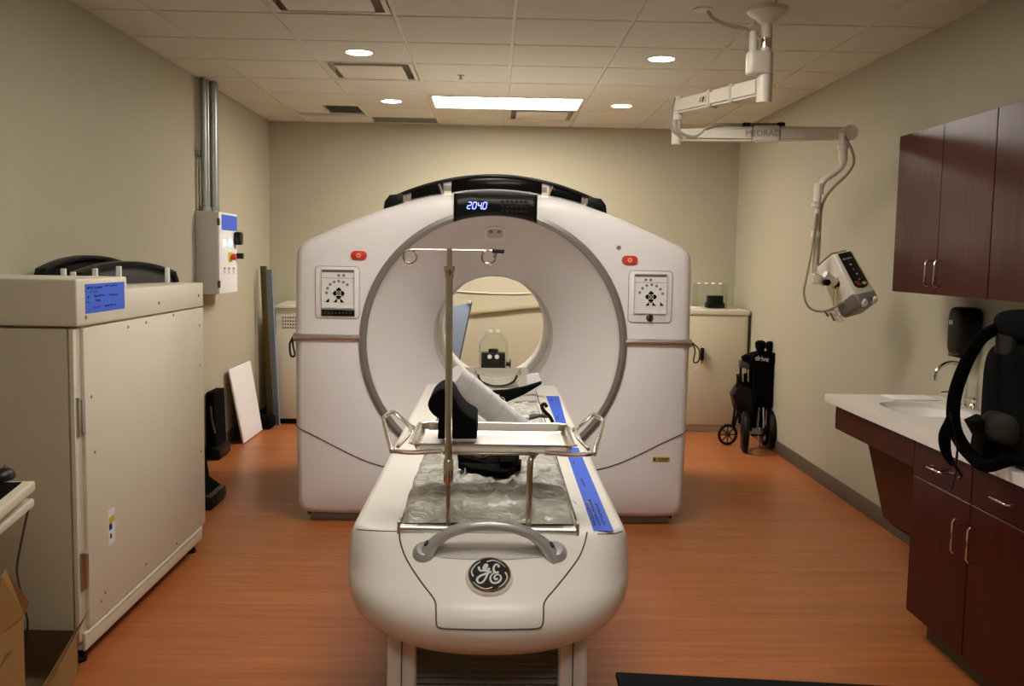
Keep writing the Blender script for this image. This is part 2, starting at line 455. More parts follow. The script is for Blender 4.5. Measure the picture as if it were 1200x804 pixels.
def loft(bm, rings, mi=0):
    vs = [[bm.verts.new(p) for p in r] for r in rings]
    for A, C in zip(vs, vs[1:]):
        n = len(A)
        for k in range(n):
            f = bm.faces.new((A[k], A[(k + 1) % n], C[(k + 1) % n], C[k])); f.material_index = mi
    return vs
def rg(fr, y):
    return [Vector((CX + fr(k) * math.cos(ths[k]), y, CZc + fr(k) * math.sin(ths[k]))) for k in range(NR)]
bm = nb()
loft(bm, [rg(lambda k: .752, 5.46), rg(lambda k: .752, GY + .004), rg(lambda k: .757, GY), rg(lambda k: .3 * .757 + .7 * (RS[k] - .05), GY),
          rg(lambda k: RS[k] - .05, GY + .002), rg(lambda k: RS[k] - .028, GY + .012), rg(lambda k: RS[k] - .010, GY + .032), rg(lambda k: RS[k], GY + .065),
          rg(lambda k: RS[k], GY + .70), rg(lambda k: RS[k] - .006, GY + .706), rg(lambda k: RS[k], GY + .712),
          rg(lambda k: RS[k], GY2 - .06), rg(lambda k: RS[k] - .04, GY2), rg(lambda k: .52, GY2), rg(lambda k: .50, GY2 - .03)])
shell = mk('shell', bm, 'white', sc_, smooth=50)
# ring trim
bm = nb()
loft(bm, [rg(lambda k: .756, GY + .006), rg(lambda k: .754, GY - .008), rg(lambda k: .735, GY - .014), rg(lambda k: .716, GY - .004), rg(lambda k: .711, GY + .02), rg(lambda k: .713, GY + .05)])
mk('ring_trim', bm, 'grey', sc_, 'grey ring around the bore mouth')
# funnel
fun = [(.713, 5.405), (.700, 5.44), (.655, 5.515), (.595, 5.60), (.530, 5.69), (.470, 5.78), (.422, 5.86), (.390, 5.93), (.373, 5.99)]
bm = nb()
fp = smooth_pts([(r, y, 0) for r, y in fun], 4)
loft(bm, [rg(lambda k, r=p.x: r, p.y) for p in fp])
mk('bore_funnel', bm, 'funnel', sc_, smooth=60)
bm = nb()
loft(bm, [rg(lambda k: .373, 5.99), rg(lambda k: .366, 6.0), rg(lambda k: .366, 6.25), rg(lambda k: .363, 6.253), rg(lambda k: .363, 6.262), rg(lambda k: .366, 6.265), rg(lambda k: .362, 6.9), rg(lambda k: .357, 6.93), rg(lambda k: .357, 6.96), rg(lambda k: .40, 7.04), rg(lambda k: .50, 7.09)])
mk('bore_tunnel', bm, 'lightgrey', sc_, smooth=60)
# mouth camera in the funnel
fz = CZc + .56; dirv = Vector((0, .6, -.6))
t = frame_at((CX, 5.562, 1.660), (1, 0, 0), (0, -.81, .58))
cmo = nb(); prism(cmo, rrect(0, 0, .128, .145, .05), 'z', -.02, .008, bev=.003, Mx=t)
q = mk('camera_window', cmo, 'white', sc_, 'small rounded window at the top of the bore')
cm2 = nb(); prism(cm2, rrect(0, .012, .095, .085, .03), 'z', .006, .0095, Mx=t)
mk('pane', cm2, 'lightgrey', q)
for dx in (-.024, .024):
    c3 = nb(); prism(c3, rrect(dx, .030, .022, .022, .008), 'z', .009, .013, Mx=t); mk('lens', c3, 'grey', q)
# display
bm = nb()
bot = [(CX + .232 * s / 10, CZc + math.sqrt(.716 ** 2 - (.232 * s / 10) ** 2) - .0) for s in range(-10, 11)]
top = [(CX + .232 * s / 10, 1.893 - .020 * (s / 10) ** 2) for s in range(10, -11, -1)]
prism(bm, bot + top, 'y', GY - .018, GY + .08, bev=.004)
disp = mk('display_panel', bm, 'blackgloss', sc_, 'black arched display panel over the bore')
bm = nb(); tube(bm, [(x, GY - .014, z + .004) for x, z in top], .0035, n=6); mk('edge_strip', bm, 'lightgrey', disp)
SEG = {'0': 'abcdef', '2': 'abged', '4': 'fgbc'}
def seg7(ch, ox, oz, h, y):
    wd = h * .52; th = h * .13; bm = nb(); sl = .18
    def q(xa, za, xb, zb):
        v = Vector((xb - xa, zb - za)); nrm = Vector((-v.y, v.x)).normalized() * th / 2; v = v.normalized() * th * .35
        P = [(xa + v.x + nrm.x, za + v.y + nrm.y), (xb - v.x + nrm.x, zb - v.y + nrm.y), (xb - v.x - nrm.x, zb - v.y - nrm.y), (xa + v.x - nrm.x, za + v.y - nrm.y)]
        prism(bm, [(ox + x + z * sl, oz + z) for x, z in P], 'y', y - .002, y)
    d = {'a': (0, h, wd, h), 'b': (wd, h / 2, wd, h), 'c': (wd, 0, wd, h / 2), 'd': (0, 0, wd, 0), 'e': (0, 0, 0, h / 2), 'f': (0, h / 2, 0, h), 'g': (0, h / 2, wd, h / 2)}
    for s in SEG[ch]: q(*d[s])
    return bm
p0 = at(546.5, 244.5, y=GY - .02)
for i, ch in enumerate('2040'):
    mk('digit', seg7(ch, p0.x + i * .0285 + .004, p0.z, .036, GY - .0185), 'digits', disp, 'glowing blue digit %s' % ch)
bm = nb(); box(bm, p0.x + .0815, p0.x + .0855, GY - .0205, GY - .0185, p0.z - .002, p0.z + .003); mk('decimal_point', bm, 'digits', disp)
bm = nb()
for r in range(3):
    for c in range(6): box(bm, CX + .03 + c * .026, CX + .048 + c * .026, GY - .0195, GY - .0185, 1.775 + r * .026, 1.787 + r * .026)
mk('dim_lettering', bm, 'faint', disp)
# silver rails
for s in (-1, 1):
    bm = nb(); xa, xb = CX + s * .748, CX + s * 1.122
    pr = [(GY + .01 - .026 * math.sin(PI * k / 8), 1.058 - .023 * math.cos(PI * k / 8)) for k in range(9)]
    prism(bm, pr, 'x', min(xa, xb), max(xa, xb), bev=0)
    mk('side_rail', bm, 'silver', sc_)
    # cable loop hanging at the rail's outer end
    px = CX + s * 1.13
    bm = nb(); L_ = smooth_pts([(px - s * .01, GY + .015, 1.07), (px + s * .012, GY, 1.02), (px + s * .004 + .0, GY - .01, .955), (px - s * .016 if s < 0 else px + .035, GY, .96), (px + (0 if s < 0 else .04), GY + .02, 1.02), (px - s * .004, GY + .03, 1.065)], 5)
    tube(bm, L_, .006 if s < 0 else .004, n=6); mk('cable_loop', bm, 'black', sc_, 'small black cable loop at the end of a side rail')
# lower cover seams
for s in (-1, 1):
    P = smooth_pts([(CX + s * 1.118, 0, .556), (CX + s * .98, 0, .487), (CX + s * .82, 0, .405), (CX + s * .70, 0, .353), (CX + s * .60, 0, .325), (CX + s * .5, 0, .31)], 5)
    P = [Vector((p.x, GY - .0005, p.z)) for p in P]; P[0].y = GY + .03
    bm = nb(); tube(bm, P, .0032, n=6); mk('cover_seam', bm, 'seam', sc_)
# emergency buttons
for s, lab in ((-1, 'l'), (1, 'r')):
    c = Vector((CX + s * .757, GY, 1.522))
    bm = nb(); prism(bm, rrect(c.x, c.z, .090, .050, .024), 'y', GY - .010, GY + .005, bev=.004)
    b = mk('emergency_button', bm, 'red', sc_, 'red oval emergency button')
    bm = nb(); lathe(bm, [(.006, 0), (.013, 0), (.013, .002), (.006, .002)], frame_at((c.x, GY - .010, c.z), (1, 0, 0), (0, 0, 1)), closed=True, n=20)
    mk('button_symbol', bm, 'redlight', b)
# control panels
def control(cx, cz, right):
    w_, h = .245, .290
    bm = nb()
    prism(bm, rrect(cx, cz, w_, h, .022), 'y', GY - .004, GY + .004, bev=.002)
    c = mk('control_panel', bm, 'white', sc_, 'inset keypad beside the bore')
    bm = nb(); tube(bm, [(x, GY - .003, z) for x, z in rrect(cx, cz, w_, h, .022)], .0018, n=5, cyc=True); mk('bezel_line', bm, 'grey', c)
    kw, kx = .178, cx + (.0 if right else .004)
    kz0, kz1 = cz + .125, (cz - .092 if right else cz - .085)
    bm = nb()
    for a in ((kx - kw / 2 - .004, kx - kw / 2, kz1, kz0), (kx + kw / 2, kx + kw / 2 + .004, kz1, kz0), (kx - kw / 2 - .004, kx + kw / 2 + .004, kz0, kz0 + .004), (kx - kw / 2 - .004, kx + kw / 2 + .004, kz1 - .004, kz1)):
        box(bm, a[0], a[1], GY - .012, GY - .003, a[2], a[3])
    box(bm, kx - kw / 2, kx + kw / 2, GY - .006, GY - .003, kz0 - .014, kz0, mi=1)
    mk('keypad_frame', bm, ['lightgrey', 'grey'], c)
    bm = nb(); box(bm, kx - kw / 2, kx + kw / 2, GY - .005, GY - .004, kz1, kz0); k = mk('keypad', bm, 'paper', c)
    bm = nb(); box(bm, kx - kw / 2, kx + kw / 2, GY - .0062, GY - .005, kz0 - .046, kz0 - .044); mk('divider', bm, 'grey', k)
    ox, oz = kx + .004, cz - .005 if not right else cz + .0
    yb = GY - .0075
    for dx in (-.008 if right else .004, .020 if right else .032):
        bm = nb(); lathe(bm, [(0, 0), (.008, 0), (.008, .002), (0, .002)], frame_at((kx + dx - .02 * right, GY - .005, kz0 - .03), (1, 0, 0), (0, 0, 1)), n=14); mk('key', bm, 'grey', k)
    for j in range(7):
        an = math.radians(155 - j * 22) if not right else math.radians(160 - j * 24)
        if not right: an = math.radians(178 - j * 22)
        bm = nb(); R_ = .068
        lathe(bm, [(0, 0), (.0082, 0), (.0082, .002), (0, .002)], frame_at((ox + R_ * math.cos(an), GY - .005, oz + R_ * math.sin(an)), (1, 0, 0), (0, 0, 1)), n=14); mk('key', bm, 'greyprint', k)
    # arrow cross
    for an in (0, 90, 180, 270):
        a = math.radians(an); bm = nb(); u = Vector((math.cos(a), math.sin(a))); n_ = Vector((-u.y, u.x))
        P = [u * .013 + n_ * .013, u * .024 + n_ * .013, u * .034, u * .024 - n_ * .013, u * .013 - n_ * .013]
        prism(bm, [(ox + p.x, oz + p.y) for p in P], 'y', yb, GY - .005); mk('arrow_key', bm, 'black', k)
    bm = nb(); lathe(bm, [(.004, 0), (.0105, 0), (.0105, .002), (.004, .002)], frame_at((ox, GY - .005, oz), (1, 0, 0), (0, 0, 1)), closed=True, n=16); mk('arrow_key', bm, 'dgrey', k)
    xs = ((-.018, 1), (.018, -1), (.062 if right else -.062, -1 if right else 1))
    for dx, sd in xs:
        bm = nb(); P = [(0, 0), (0, .022), (.022 * sd * -1, 0)]
        prism(bm, [(ox + dx + .009 * sd + p[0] * 1, oz - .050 + p[1]) for p in P], 'y', yb, GY - .005); mk('arrow_key', bm, 'black', k)
    if right:
        bm = nb(); lathe(bm, [(0, .014), (.012, .014), (.019, .008), (.021, 0), (0, 0)], frame_at((cx, GY - .004, cz - .118), (1, 0, 0), (0, 0, 1)), n=24); kn = mk('key_knob', bm, 'dgrey', c)
        bm = nb(); box(bm, cx - .003, cx + .003, GY - .024, GY - .014, cz - .134, cz - .102, bev=.001); mk('key_grip', bm, 'black', kn)
    else:
        bm = nb(); box(bm, kx - kw / 2 - .004, kx + kw / 2 + .004, GY - .010, GY - .003, cz - .132, cz - .098, bev=.001); st = mk('indicator_strip', bm, 'blackgloss', c, 'black indicator strip')
        bm = nb()
        for j in range(8): box(bm, kx - .075 + j * .020, kx - .067 + j * .020, GY - .011, GY - .0095, cz - .120, cz - .111)
        mk('indicator_mark', bm, 'dgrey', st)
control(-.870, 1.314, False)
control(.884, 1.318, True)
bm = nb(); lathe(bm, [(0, .004), (.010, .004), (.013, 0), (0, 0)], frame_at((.70, GY - .0, 1.590), (1, 0, 0), (0, 0, 1)), n=20); mk('lock_plug', bm, 'grey', sc_)
bm = nb(); box(bm, .925, 1.025, GY - .002, GY + .001, .376, .404); st = mk('warning_sticker', bm, 'yellow', sc_, 'yellow warning sticker')
bm = nb()
for a in ((.930, .945, .380, .400), (.952, 1.018, .394, .399), (.952, 1.018, .387, .391), (.952, 1.01, .380, .384)): box(bm, a[0], a[1], GY - .003, GY - .002, a[2], a[3])
mk('sticker_print', bm, 'dgrey', st)
for xa, xb in ((-1.03, -.25), (.25, 1.04)):
    bm = nb(); box(bm, xa, xb, GY + .05, GY2 - .1, 0, .046, bev=.006); mk('base_plate', bm, 'grey', sc_)
bm = nb(); box(bm, -1.05, 1.06, GY + .06, GY2 - .08, .03, .06); mk('plinth', bm, 'dgrey', sc_)

# black cover on top of the scanner
tc = thing('curved_top_cover', (CX, GY + .12, 1.88), 'long black curved cover section lying on top of the ring scanner', 'scanner cover')
def toparc(x): return 1.990 - .135 * (x / .585) ** 2
def shelltop(x):
    r = 1.888
    for i in range(len(half) - 1):
        if half[i][0] <= abs(x) <= half[i + 1][0]:
            a = (abs(x) - half[i][0]) / (half[i + 1][0] - half[i][0]); return half[i][1] * (1 - a) + half[i + 1][1] * a
    return r
Y1, Y2 = GY + .07, GY + .19
bm = nb(); xs = [-.585 + 1.17 * k / 40 for k in range(41)]
prism(bm, [(CX + x, toparc(x)) for x in xs] + [(CX + x, toparc(x) - .020) for x in xs[::-1]], 'y', Y1 - .01, Y2, bev=.003)
mk('top_rail', bm, 'black', tc)
for xa, xb in ((-.475, -.295), (-.25, .26), (.305, .485)):
    xs = [xa + (xb - xa) * k / 12 for k in range(13)]
    bm = nb(); prism(bm, [(CX + x, toparc(x) - .015) for x in xs] + [(CX + x, shelltop(x) + .008) for x in xs[::-1]], 'y', Y1, Y2 - .02, bev=.003)
    mk('cover_panel', bm, 'blackgloss', tc)
for s in (-1, 1):
    x = CX + s * .575
    xi, xo = .520, .628
    bm = nb(); prism(bm, [(CX + s * xi, shelltop(xi) + .004), (CX + s * .575, shelltop(.575) + .003), (CX + s * xo, shelltop(xo) + .004), (CX + s * .622, shelltop(xo) + .045), (CX + s * .595, shelltop(.575) + .062), (CX + s * .535, shelltop(.575) + .070), (CX + s * xi, shelltop(.575) + .066)], 'y', Y1 - .015, Y2, bev=.005)
    mk('end_cap', bm, 'black', tc)
    x = CX + s * .485; z = shelltop(.485)
    bm = nb(); box(bm, x - .022, x + .022, Y1 + .005, Y1 + .04, z + .004, z + .042, bev=.005); cyl(bm, (x + s * .03, Y1, z + .004), (x + s * .03, Y1, z + .034), .010); mk('bracket', bm, 'greyprint', tc)
    x = CX + s * .268; z = shelltop(.268)
    bm = nb(); box(bm, x - .030, x + .022, Y1 + .01, Y1 + .04, z + .022, z + .052, bev=.004)
    tube(bm, [(x + s * .032, Y1, z + .004), (x + s * .040, Y1, z + .03), (x + s * .052, Y1, z + .056)], .006, n=8); mk('bracket', bm, 'greyprint', tc)
# ================================================================== THE PATIENT TABLE
TZ = .79
tb = thing('patient_table', (0, 3.9, 0), 'long white scanner table with a rounded nose, grey handle and round emblem', 'patient table')
rings = [(.790, .356, 2.515, .11), (.787, .366, 2.502, .13), (.777, .378, 2.480, .17), (.750, .389, 2.440, .24), (.715, .396, 2.385, .32), (.690, .398, 2.345, .40),
         (.672, .399, 2.315, .42), (.655, .398, 2.297, .43), (.635, .396, 2.286, .43), (.605, .388, 2.284, .42), (.575, .370, 2.292, .40), (.550, .342, 2.312, .37), (.528, .300, 2.345, .33), (.514, .250, 2.39, .28), (.508, .19, 2.45, .2)]
TYE = 5.52
def tring(z, hw, tip, L_, n=48, ex=2.35):
    P = [Vector((hw, TYE, z))]
    ys = tip + L_
    for k in range(n + 1):
        a = PI * k / n
        cx_, sx_ = math.cos(a), math.sin(a)
        P.append(Vector((hw * math.copysign(abs(cx_) ** (2 / ex), cx_), ys - L_ * abs(sx_) ** (2 / ex), z)))
    P.append(Vector((-hw, TYE, z)))
    return P
bm = nb(); vs = [[bm.verts.new(p) for p in tring(*r)] for r in rings]
for A, C in zip(vs, vs[1:]):
    n = len(A)
    for k in range(n): bm.faces.new((A[k], A[(k + 1) % n], C[(k + 1) % n], C[k]))
bm.faces.new(vs[0]); bm.faces.new(vs[-1][::-1])
bvh = None
body = mk('table_cover', bm, 'tablewhite', tb, smooth=45)
me = body.data; org = BASE[tb.name]
bvh = BVHTree.FromPolygons([v.co + org for v in me.vertices], [tuple(p.vertices) for p in me.polygons])
def onto(p, off=.0012):
    """nearest surface point of the table cover, lifted slightly"""
    l, n_, i, d = bvh.find_nearest(Vector(p))
    if n_.dot(Vector((0, -.3, .3)) ) < 0 and n_.z < -.5: pass
    return l + n_ * off
def raycast(px, py, off=.001):
    d = ray(px, py).normalized(); l, n_, i, dd = bvh.ray_cast(Vector((0, 0, CZ)), d)
    if l is None: l, n_, i, dd = bvh.find_nearest(at(px, py, y=2.5))
    return l + n_ * off, n_
# seams lying in the surface
def seam(pxs, r=.0022, name='panel_seam', k=8):
    P = smooth_pts([(a, b, 0) for a, b in pxs], k) if k > 1 else [Vector((a, b, 0)) for a, b in pxs]
    pts = [raycast(p.x, p.y, .0)[0] for p in P]
    bm = nb(); tube(bm, pts, r, n=6); mk(name, bm, 'seam', tb)
seam([(468, 622), (469, 634), (474, 650), (482, 665), (495, 684), (509, 703), (511, 716), (511.5, 730), (516, 736), (540, 737.5), (575, 738), (608, 737.5), (630, 736.5), (636, 731), (637, 718), (638.5, 705), (652, 688), (668, 668), (679, 652), (685, 637), (688, 624)])
seam([(418, 620.5), (430, 621.5), (450, 622.5), (466, 623)], r=.0016, k=3)
seam([(700, 626), (712, 626), (722, 625), (729, 622.5)], r=.0016, k=3)
# panel inset face (slightly different tone)
# handle
hb = nb()
hp = [(-.168, 2.462, .742), (-.160, 2.458, .760), (-.140, 2.452, .785), (-.105, 2.447, .812), (-.055, 2.443, .830), (0, 2.442, .836), (.055, 2.443, .830), (.105, 2.447, .812), (.140, 2.452, .785), (.160, 2.458, .760), (.168, 2.462, .742)]
hq = smooth_pts(hp, 5); nq = len(hq) - 1
tube(hb, hq, [.0165 + .013 * max(0, abs(2 * i / nq - 1) - .45) ** 1.2 * 2.0 for i in range(nq + 1)], n=18, flat=.85)
for s in (-1, 1):
    c = raycast(573 + s * 78 + 0, 645)[0]
h_ = mk('handle', hb, 'handle', tb, 'grey arched grab handle')
for s in (-1, 1):
    f = raycast(574 + s * 76, 647)
    c, n_ = f; fr = frame_at(c, (1, 0, 0), n_.cross(Vector((1, 0, 0))))
    bm = nb(); lathe(bm, [(0, -.02), (.036, -.02), (.034, .0), (.030, .006), (.022, .016), (0, .018)], fr @ Matrix.Diagonal((.95, 1.0, 1, 1)), n=28)
    mk('handle_foot', bm, 'handle', h_)
    bm = nb(); c2 = Vector((s * .152, 2.452, .772)); lathe(bm, [(0, 0), (.009, 0), (.009, .004), (0, .004)], frame_at(c2 + Vector((s * .010, -.004, .010)), (1, 0, -s * 1.2), (0, 1, .3)), n=12); mk('screw_hole', bm, 'dgrey', h_)
# recess behind the handle
P = [(505, 641), (540, 642.5), (575, 643), (612, 642.5), (646, 641), (640, 652), (608, 655.5), (575, 656.5), (540, 655.5), (511, 652)]
P = smooth_pts([(a, b, 0) for a, b in P], 3, True); pp = [raycast(p.x, p.y, .0009)[0] for p in P]
bm = nb(); bm.faces.new([bm.verts.new(p) for p in pp]); g = bmesh.ops.extrude_face_region(bm, geom=bm.faces[:]); 
for v in [e for e in g['geom'] if isinstance(e, bmesh.types.BMVert)]: v.co += Vector((0, -.0008, .0012))
mk('grip_recess', bm, 'lightgrey', tb)
# emblem
ec, en = raycast(573.5, 677)
ex_ = Vector((1, 0, 0)); fr = frame_at(ec, ex_, en.cross(ex_)); RE = .054
bm = nb(); lathe(bm, [(0, -.03), (RE * 1.18, -.03), (RE * 1.12, .004), (RE * 1.03, .010), (RE * .97, .012), (RE * .93, .010), (0, .010)], fr, n=48)
em = mk('emblem', bm, 'tablewhite', tb, 'round dark emblem with entwined script letters')
bm = nb(); lathe(bm, [(RE * .93, .009), (RE * .93, .0135), (RE * 1.0, .0135), (RE * 1.03, .010)], fr, n=48); mk('rim', bm, 'chrome', em)
bm = nb(); lathe(bm, [(0, .0095), (RE * .93, .0095), (RE * .93, .0115), (0, .0115)], fr, n=48); mk('disc', bm, 'emblem', em)
def stroke(pp, wd, name='letter_stroke', mi='lightprint'):
    wd *= 1.3
    P = smooth_pts([((x - 548) / 245 * RE, -(y - 370) / 190 * RE, .0118) for x, y in pp], 5)
    bm = nb(); tube(bm, [fr @ p for p in P], wd * RE, n=6, flat=.5); mk(name, bm, mi, em)
stroke([(424, 286), (428, 312), (450, 332), (480, 325), (505, 300), (520, 272), (510, 258), (492, 268), (478, 300), (484, 326), (508, 332), (535, 312), (545, 300)], .042)
stroke([(545, 300), (536, 330), (522, 372), (500, 420), (466, 460), (428, 464), (408, 440), (416, 410), (450, 385), (500, 365), (545, 350), (572, 338)], .042)
stroke([(655, 290), (648, 264), (624, 256), (602, 278), (594, 312), (606, 340), (632, 348), (652, 340)], .042)
stroke([(632, 348), (596, 358), (566, 386), (558, 425), (576, 458), (612, 468), (652, 456), (680, 424), (676, 388), (646, 370), (612, 384), (604, 412), (622, 428), (642, 414)], .042)
for a0 in (100, 190, 280, 10):
    pts = [fr @ Vector((RE * (.86 - .10 * max(0, 1 - k / 3)) * math.cos(math.radians(a0 - k * 7)), RE * (.86 - .10 * max(0, 1 - k / 3)) * math.sin(math.radians(a0 - k * 7)), .0118)) for k in range(11)]
    bm = nb(); tube(bm, pts, [RE * .05 * (1 - .07 * k) for k in range(11)], n=6, flat=.5); mk('letter_stroke', bm, 'lightprint', em)
# front end bar, label plate, cradle
bm = nb(); tube(bm, [(-.240, 2.530, .799), (.232, 2.530, .796)], .011, n=14); box(bm, -.247, -.238, 2.52, 2.56, .785, .82, bev=.003); box(bm, .232, .241, 2.52, 2.56, .785, .82, bev=.003)
bar = mk('end_bar', bm, 'silver', tb)
bm = nb(); box(bm, -.075, .082, 2.5225, 2.5245, .793, .812); mk('label_plate', bm, 'paper', bar)
bm = nb(); box(bm, -.075, -.024, 2.5205, 2.5225, .794, .811); mk('blue_tape', bm, 'tape', bar)
bm = nb(); lathe(bm, [(0, 0), (.007, 0), (.007, .002), (0, .002)], frame_at((-.004, 2.5215, .803), (1.6, 0, 0), (0, 0, 1)), n=12); mk('plate_hole', bm, 'black', bar)
bm = nb(); prof = [(-.235, .800), (-.21, .797), (-.12, .792), (0, .791), (.12, .792), (.21, .797), (.235, .800), (.235, .779), (-.235, .779)]
prism(bm, prof, 'y', 2.56, 6.35); mk('cradle', bm, 'lightgrey', tb)
for s in (-1, 1):
    bm = nb(); prism(bm, [(s * .242, TZ - .002), (s * .247, TZ - .002), (s * .247, TZ + .0012), (s * .242, TZ + .0012)], 'y', 2.60, 5.5); mk('rail_groove', bm, 'seam', tb)
# blue tape with handwriting along the right rail
def scribble(p0, ux, uy, L_, h, seed, m='ink', parent=None, name='handwriting', r=.0014):
    rnd = random.Random(seed); pts = []; n = int(L_ / h * 3.2)
    for i in range(n):
        pts.append(Vector(p0) + Vector(ux) * (L_ * i / n + rnd.uniform(-.2, .2) * h) + Vector(uy) * rnd.uniform(0, 1) * h)
    bm = nb(); tube(bm, smooth_pts(pts, 3), r, n=4, flat=.4); mk(name, bm, m, parent)
for (xa, xb, xc, xd, ya, yb, wr) in ((.291, .336, .291, .360, 4.23, 5.09, 1), (.283, .338, .289, .342, 2.552, 3.70, 3)):
    bm = nb()
    prism(bm, [(xa, ya), (xb, ya), (xd, yb), (xc, yb)], 'z', TZ + .0004, TZ + .0012)
    tp = mk('tape_strip', bm, 'tape', tb, 'blue tape strip with handwriting')
    if wr == 3:
        for j, (x, y0_, l) in enumerate(((.297, 2.60, .26), (.310, 2.60, .30), (.324, 2.61, .24), (.310, 3.06, .12), (.318, 3.5, .06), (.305, 3.4, .05))):
            scribble((x, y0_, TZ + .0016), (0, 1, 0), (-1, 0, 0), l, .009, 20 + j, parent=tp, r=.0009)
    else:
        scribble((.315, 4.9, TZ + .0016), (0, 1, 0), (-1, 0, 0), .08, .012, 3, parent=tp, r=.0009); scribble((.312, 4.35, TZ + .0016), (0, 1, 0), (-1, 0, 0), .1, .012, 4, parent=tp, r=.0009)
# pedestal, side columns, bellows, wheels
bm = nb(); box(bm, -.235, .235, 2.62, 5.2, .06, .56, bev=.01); mk('pedestal', bm, 'dgrey', tb)
for s in (-1, 1):
    bm = nb(); xa, xb = (s * .190, s * .266)
    pr = [(2.47, .555), (2.455, .40), (2.45, .20), (2.46, .05), (2.9, .04), (2.9, .555)]
    prism(bm, pr, 'x', min(xa, xb), max(xa, xb), bev=.012, seg=3); c = mk('side_column', bm, 'tablewhite', tb)
    bm = nb(); xg = s * .226; box(bm, xg - .0012, xg + .0012, 2.4485, 2.47, .06, .54); mk('column_seam', bm, 'seam', c)
    bm = nb(); lathe(bm, [(0, -.015), (.03, -.015), (.035, -.01), (.035, .01), (.03, .015), (0, .015)], frame_at((s * .222, 2.44, .345), (0, 1, 0), (0, 0, 1)), n=24); mk('roller', bm, 'black', c)
bm = nb(); P = []
for k in range(26):
    z = .545 - k * .018; P += [(2.50, z), (2.515, z - .009)]
prism(bm, P + [(2.66, P[-1][1]), (2.66, .545)], 'x', -.19, .19); mk('bellows', bm, 'bellows', tb, smooth=10)
bm = nb(); box(bm, -.30, .30, 2.7, 5.3, 0, .06, bev=.01); mk('base', bm, 'grey', tb)

# ------------------------------------------------------------------ wrapped pad
def pad():
    bm = nb(); nx, ny = 70, 300; ya, yb = 2.570, 4.66; top = []
    for j in range(ny + 1):
        row = []; v = j / ny; y = ya + (yb - ya) * v
        hw = .236 + .006 * noise.noise(Vector((0, y * 6, 1))) - .006 * v
        for i in range(nx + 1):
            u = -1 + 2 * i / nx
            e = min(1, (1 - abs(u)) / .10); e2 = min(1, v * 2.15 / .05); e3 = min(1, (1 - v) * 2.15 / .05)
            k = math.sqrt(max(0, 1 - (1 - e) ** 2)) * math.sqrt(max(0, 1 - (1 - e2) ** 2)) * math.sqrt(max(0, 1 - (1 - e3) ** 2))
            x = u * hw
            n1 = noise.noise(Vector((x * 9 + y * 5, y * 14 - x * 12, 3.1))) + .5 * noise.noise(Vector((x * 30, y * 34 - x * 18, 9)))
            rd = (1 - abs(noise.noise(Vector((x * 10 + y * 4, y * 11 - x * 9, 7.7))))) ** 5
            rd2 = (1 - abs(noise.noise(Vector((x * 22 - y * 6, y * 20 + x * 14, 1.7))))) ** 6
            z = .8035 + (.064 - .044 * v) * k + (n1 * .005 + rd * .011 + rd2 * .007 - .005) * k + .004 * math.cos(u * 3) * k
            row.append(bm.verts.new((x - .003, y + (.01 * noise.noise(Vector((x * 8, 0, 5))) if j == 0 else 0), z)))
        top.append(row)
    for j in range(ny):
        for i in range(nx): bm.faces.new((top[j][i], top[j][i + 1], top[j + 1][i + 1], top[j + 1][i]))
    loop = top[0] + [r[-1] for r in top[1:]] + top[-1][-2::-1] + [r[0] for r in top[-2:0:-1]]
    bm.faces.new(loop[::-1])
    return bm
pd = mk('wrapped_mattress', pad(), 'wrap', smooth=70)
tag(pd, 'grey green table pad sealed in wrinkled clear plastic on the patient table', 'mattress')
bm = nb()
# loose corner of the plastic
G = [[None] * 9 for _ in range(9)]
for j in range(9):
    for i in range(9):
        x = .205 + i * .0125; y = 2.62 + j * .02
        z = .845 - i * .0045 + .016 * noise.noise(Vector((x * 40, y * 30, 2))) + .004 * math.sin(i)
        if i == 8: x -= abs(j - 4) * .006
        G[j][i] = bm.verts.new((x, y, max(z, .796)))
for j in range(8):
    for i in range(8): bm.faces.new((G[j][i], G[j][i + 1], G[j + 1][i + 1], G[j + 1][i]))
bmesh.ops.solidify(bm, geom=bm.faces[:], thickness=.0008)
o = mk('loose_plastic_corner', bm, 'glass', pd, 'clear plastic corner sticking out over the rail', smooth=80)

# ------------------------------------------------------------------ instrument tray on posts
tr = thing('instrument_tray_stand', (0, 2.55, .79), 'shallow stainless steel tray with loop handles held above the patient table', 'tray')
TX0, TX1, TY0, TY1, TZt = -.222, .236, 2.545, 2.90, 1.026
def rectring(x0, x1, y0, y1, r, z): return [Vector((a, b, z)) for a, b in rrect((x0 + x1) / 2, (y0 + y1) / 2, x1 - x0, y1 - y0, r, 6)]
bm = nb()
rr = [(0, TZt - .004), (0, TZt), (.008, TZt), (.012, TZt - .003), (.020, TZt - .020), (.026, TZt - .024), (.12, TZt - .024)]
out = [rectring(TX0 + d, TX1 - d, TY0 + d, TY1 - d, max(.03 - d * .6, .004), z) for d, z in rr]
vs = loft(bm, out); bm.faces.new(vs[-1])
rr2 = [(0, TZt - .004), (.012, TZt - .007), (.020, TZt - .024), (.026, TZt - .028), (.12, TZt - .028)]
out = [rectring(TX0 + d, TX1 - d, TY0 + d, TY1 - d, max(.03 - d * .6, .004), z) for d, z in rr2]
vs = loft(bm, out); bm.faces.new(vs[-1][::-1])
bmesh.ops.recalc_face_normals(bm, faces=bm.faces)
for f in bm.faces:
    if f.normal.z > .85 and f.calc_center_median().z < TZt - .015: f.material_index = 1
mk('tray', bm, ['steel', 'traysteel'], tr, smooth=40)
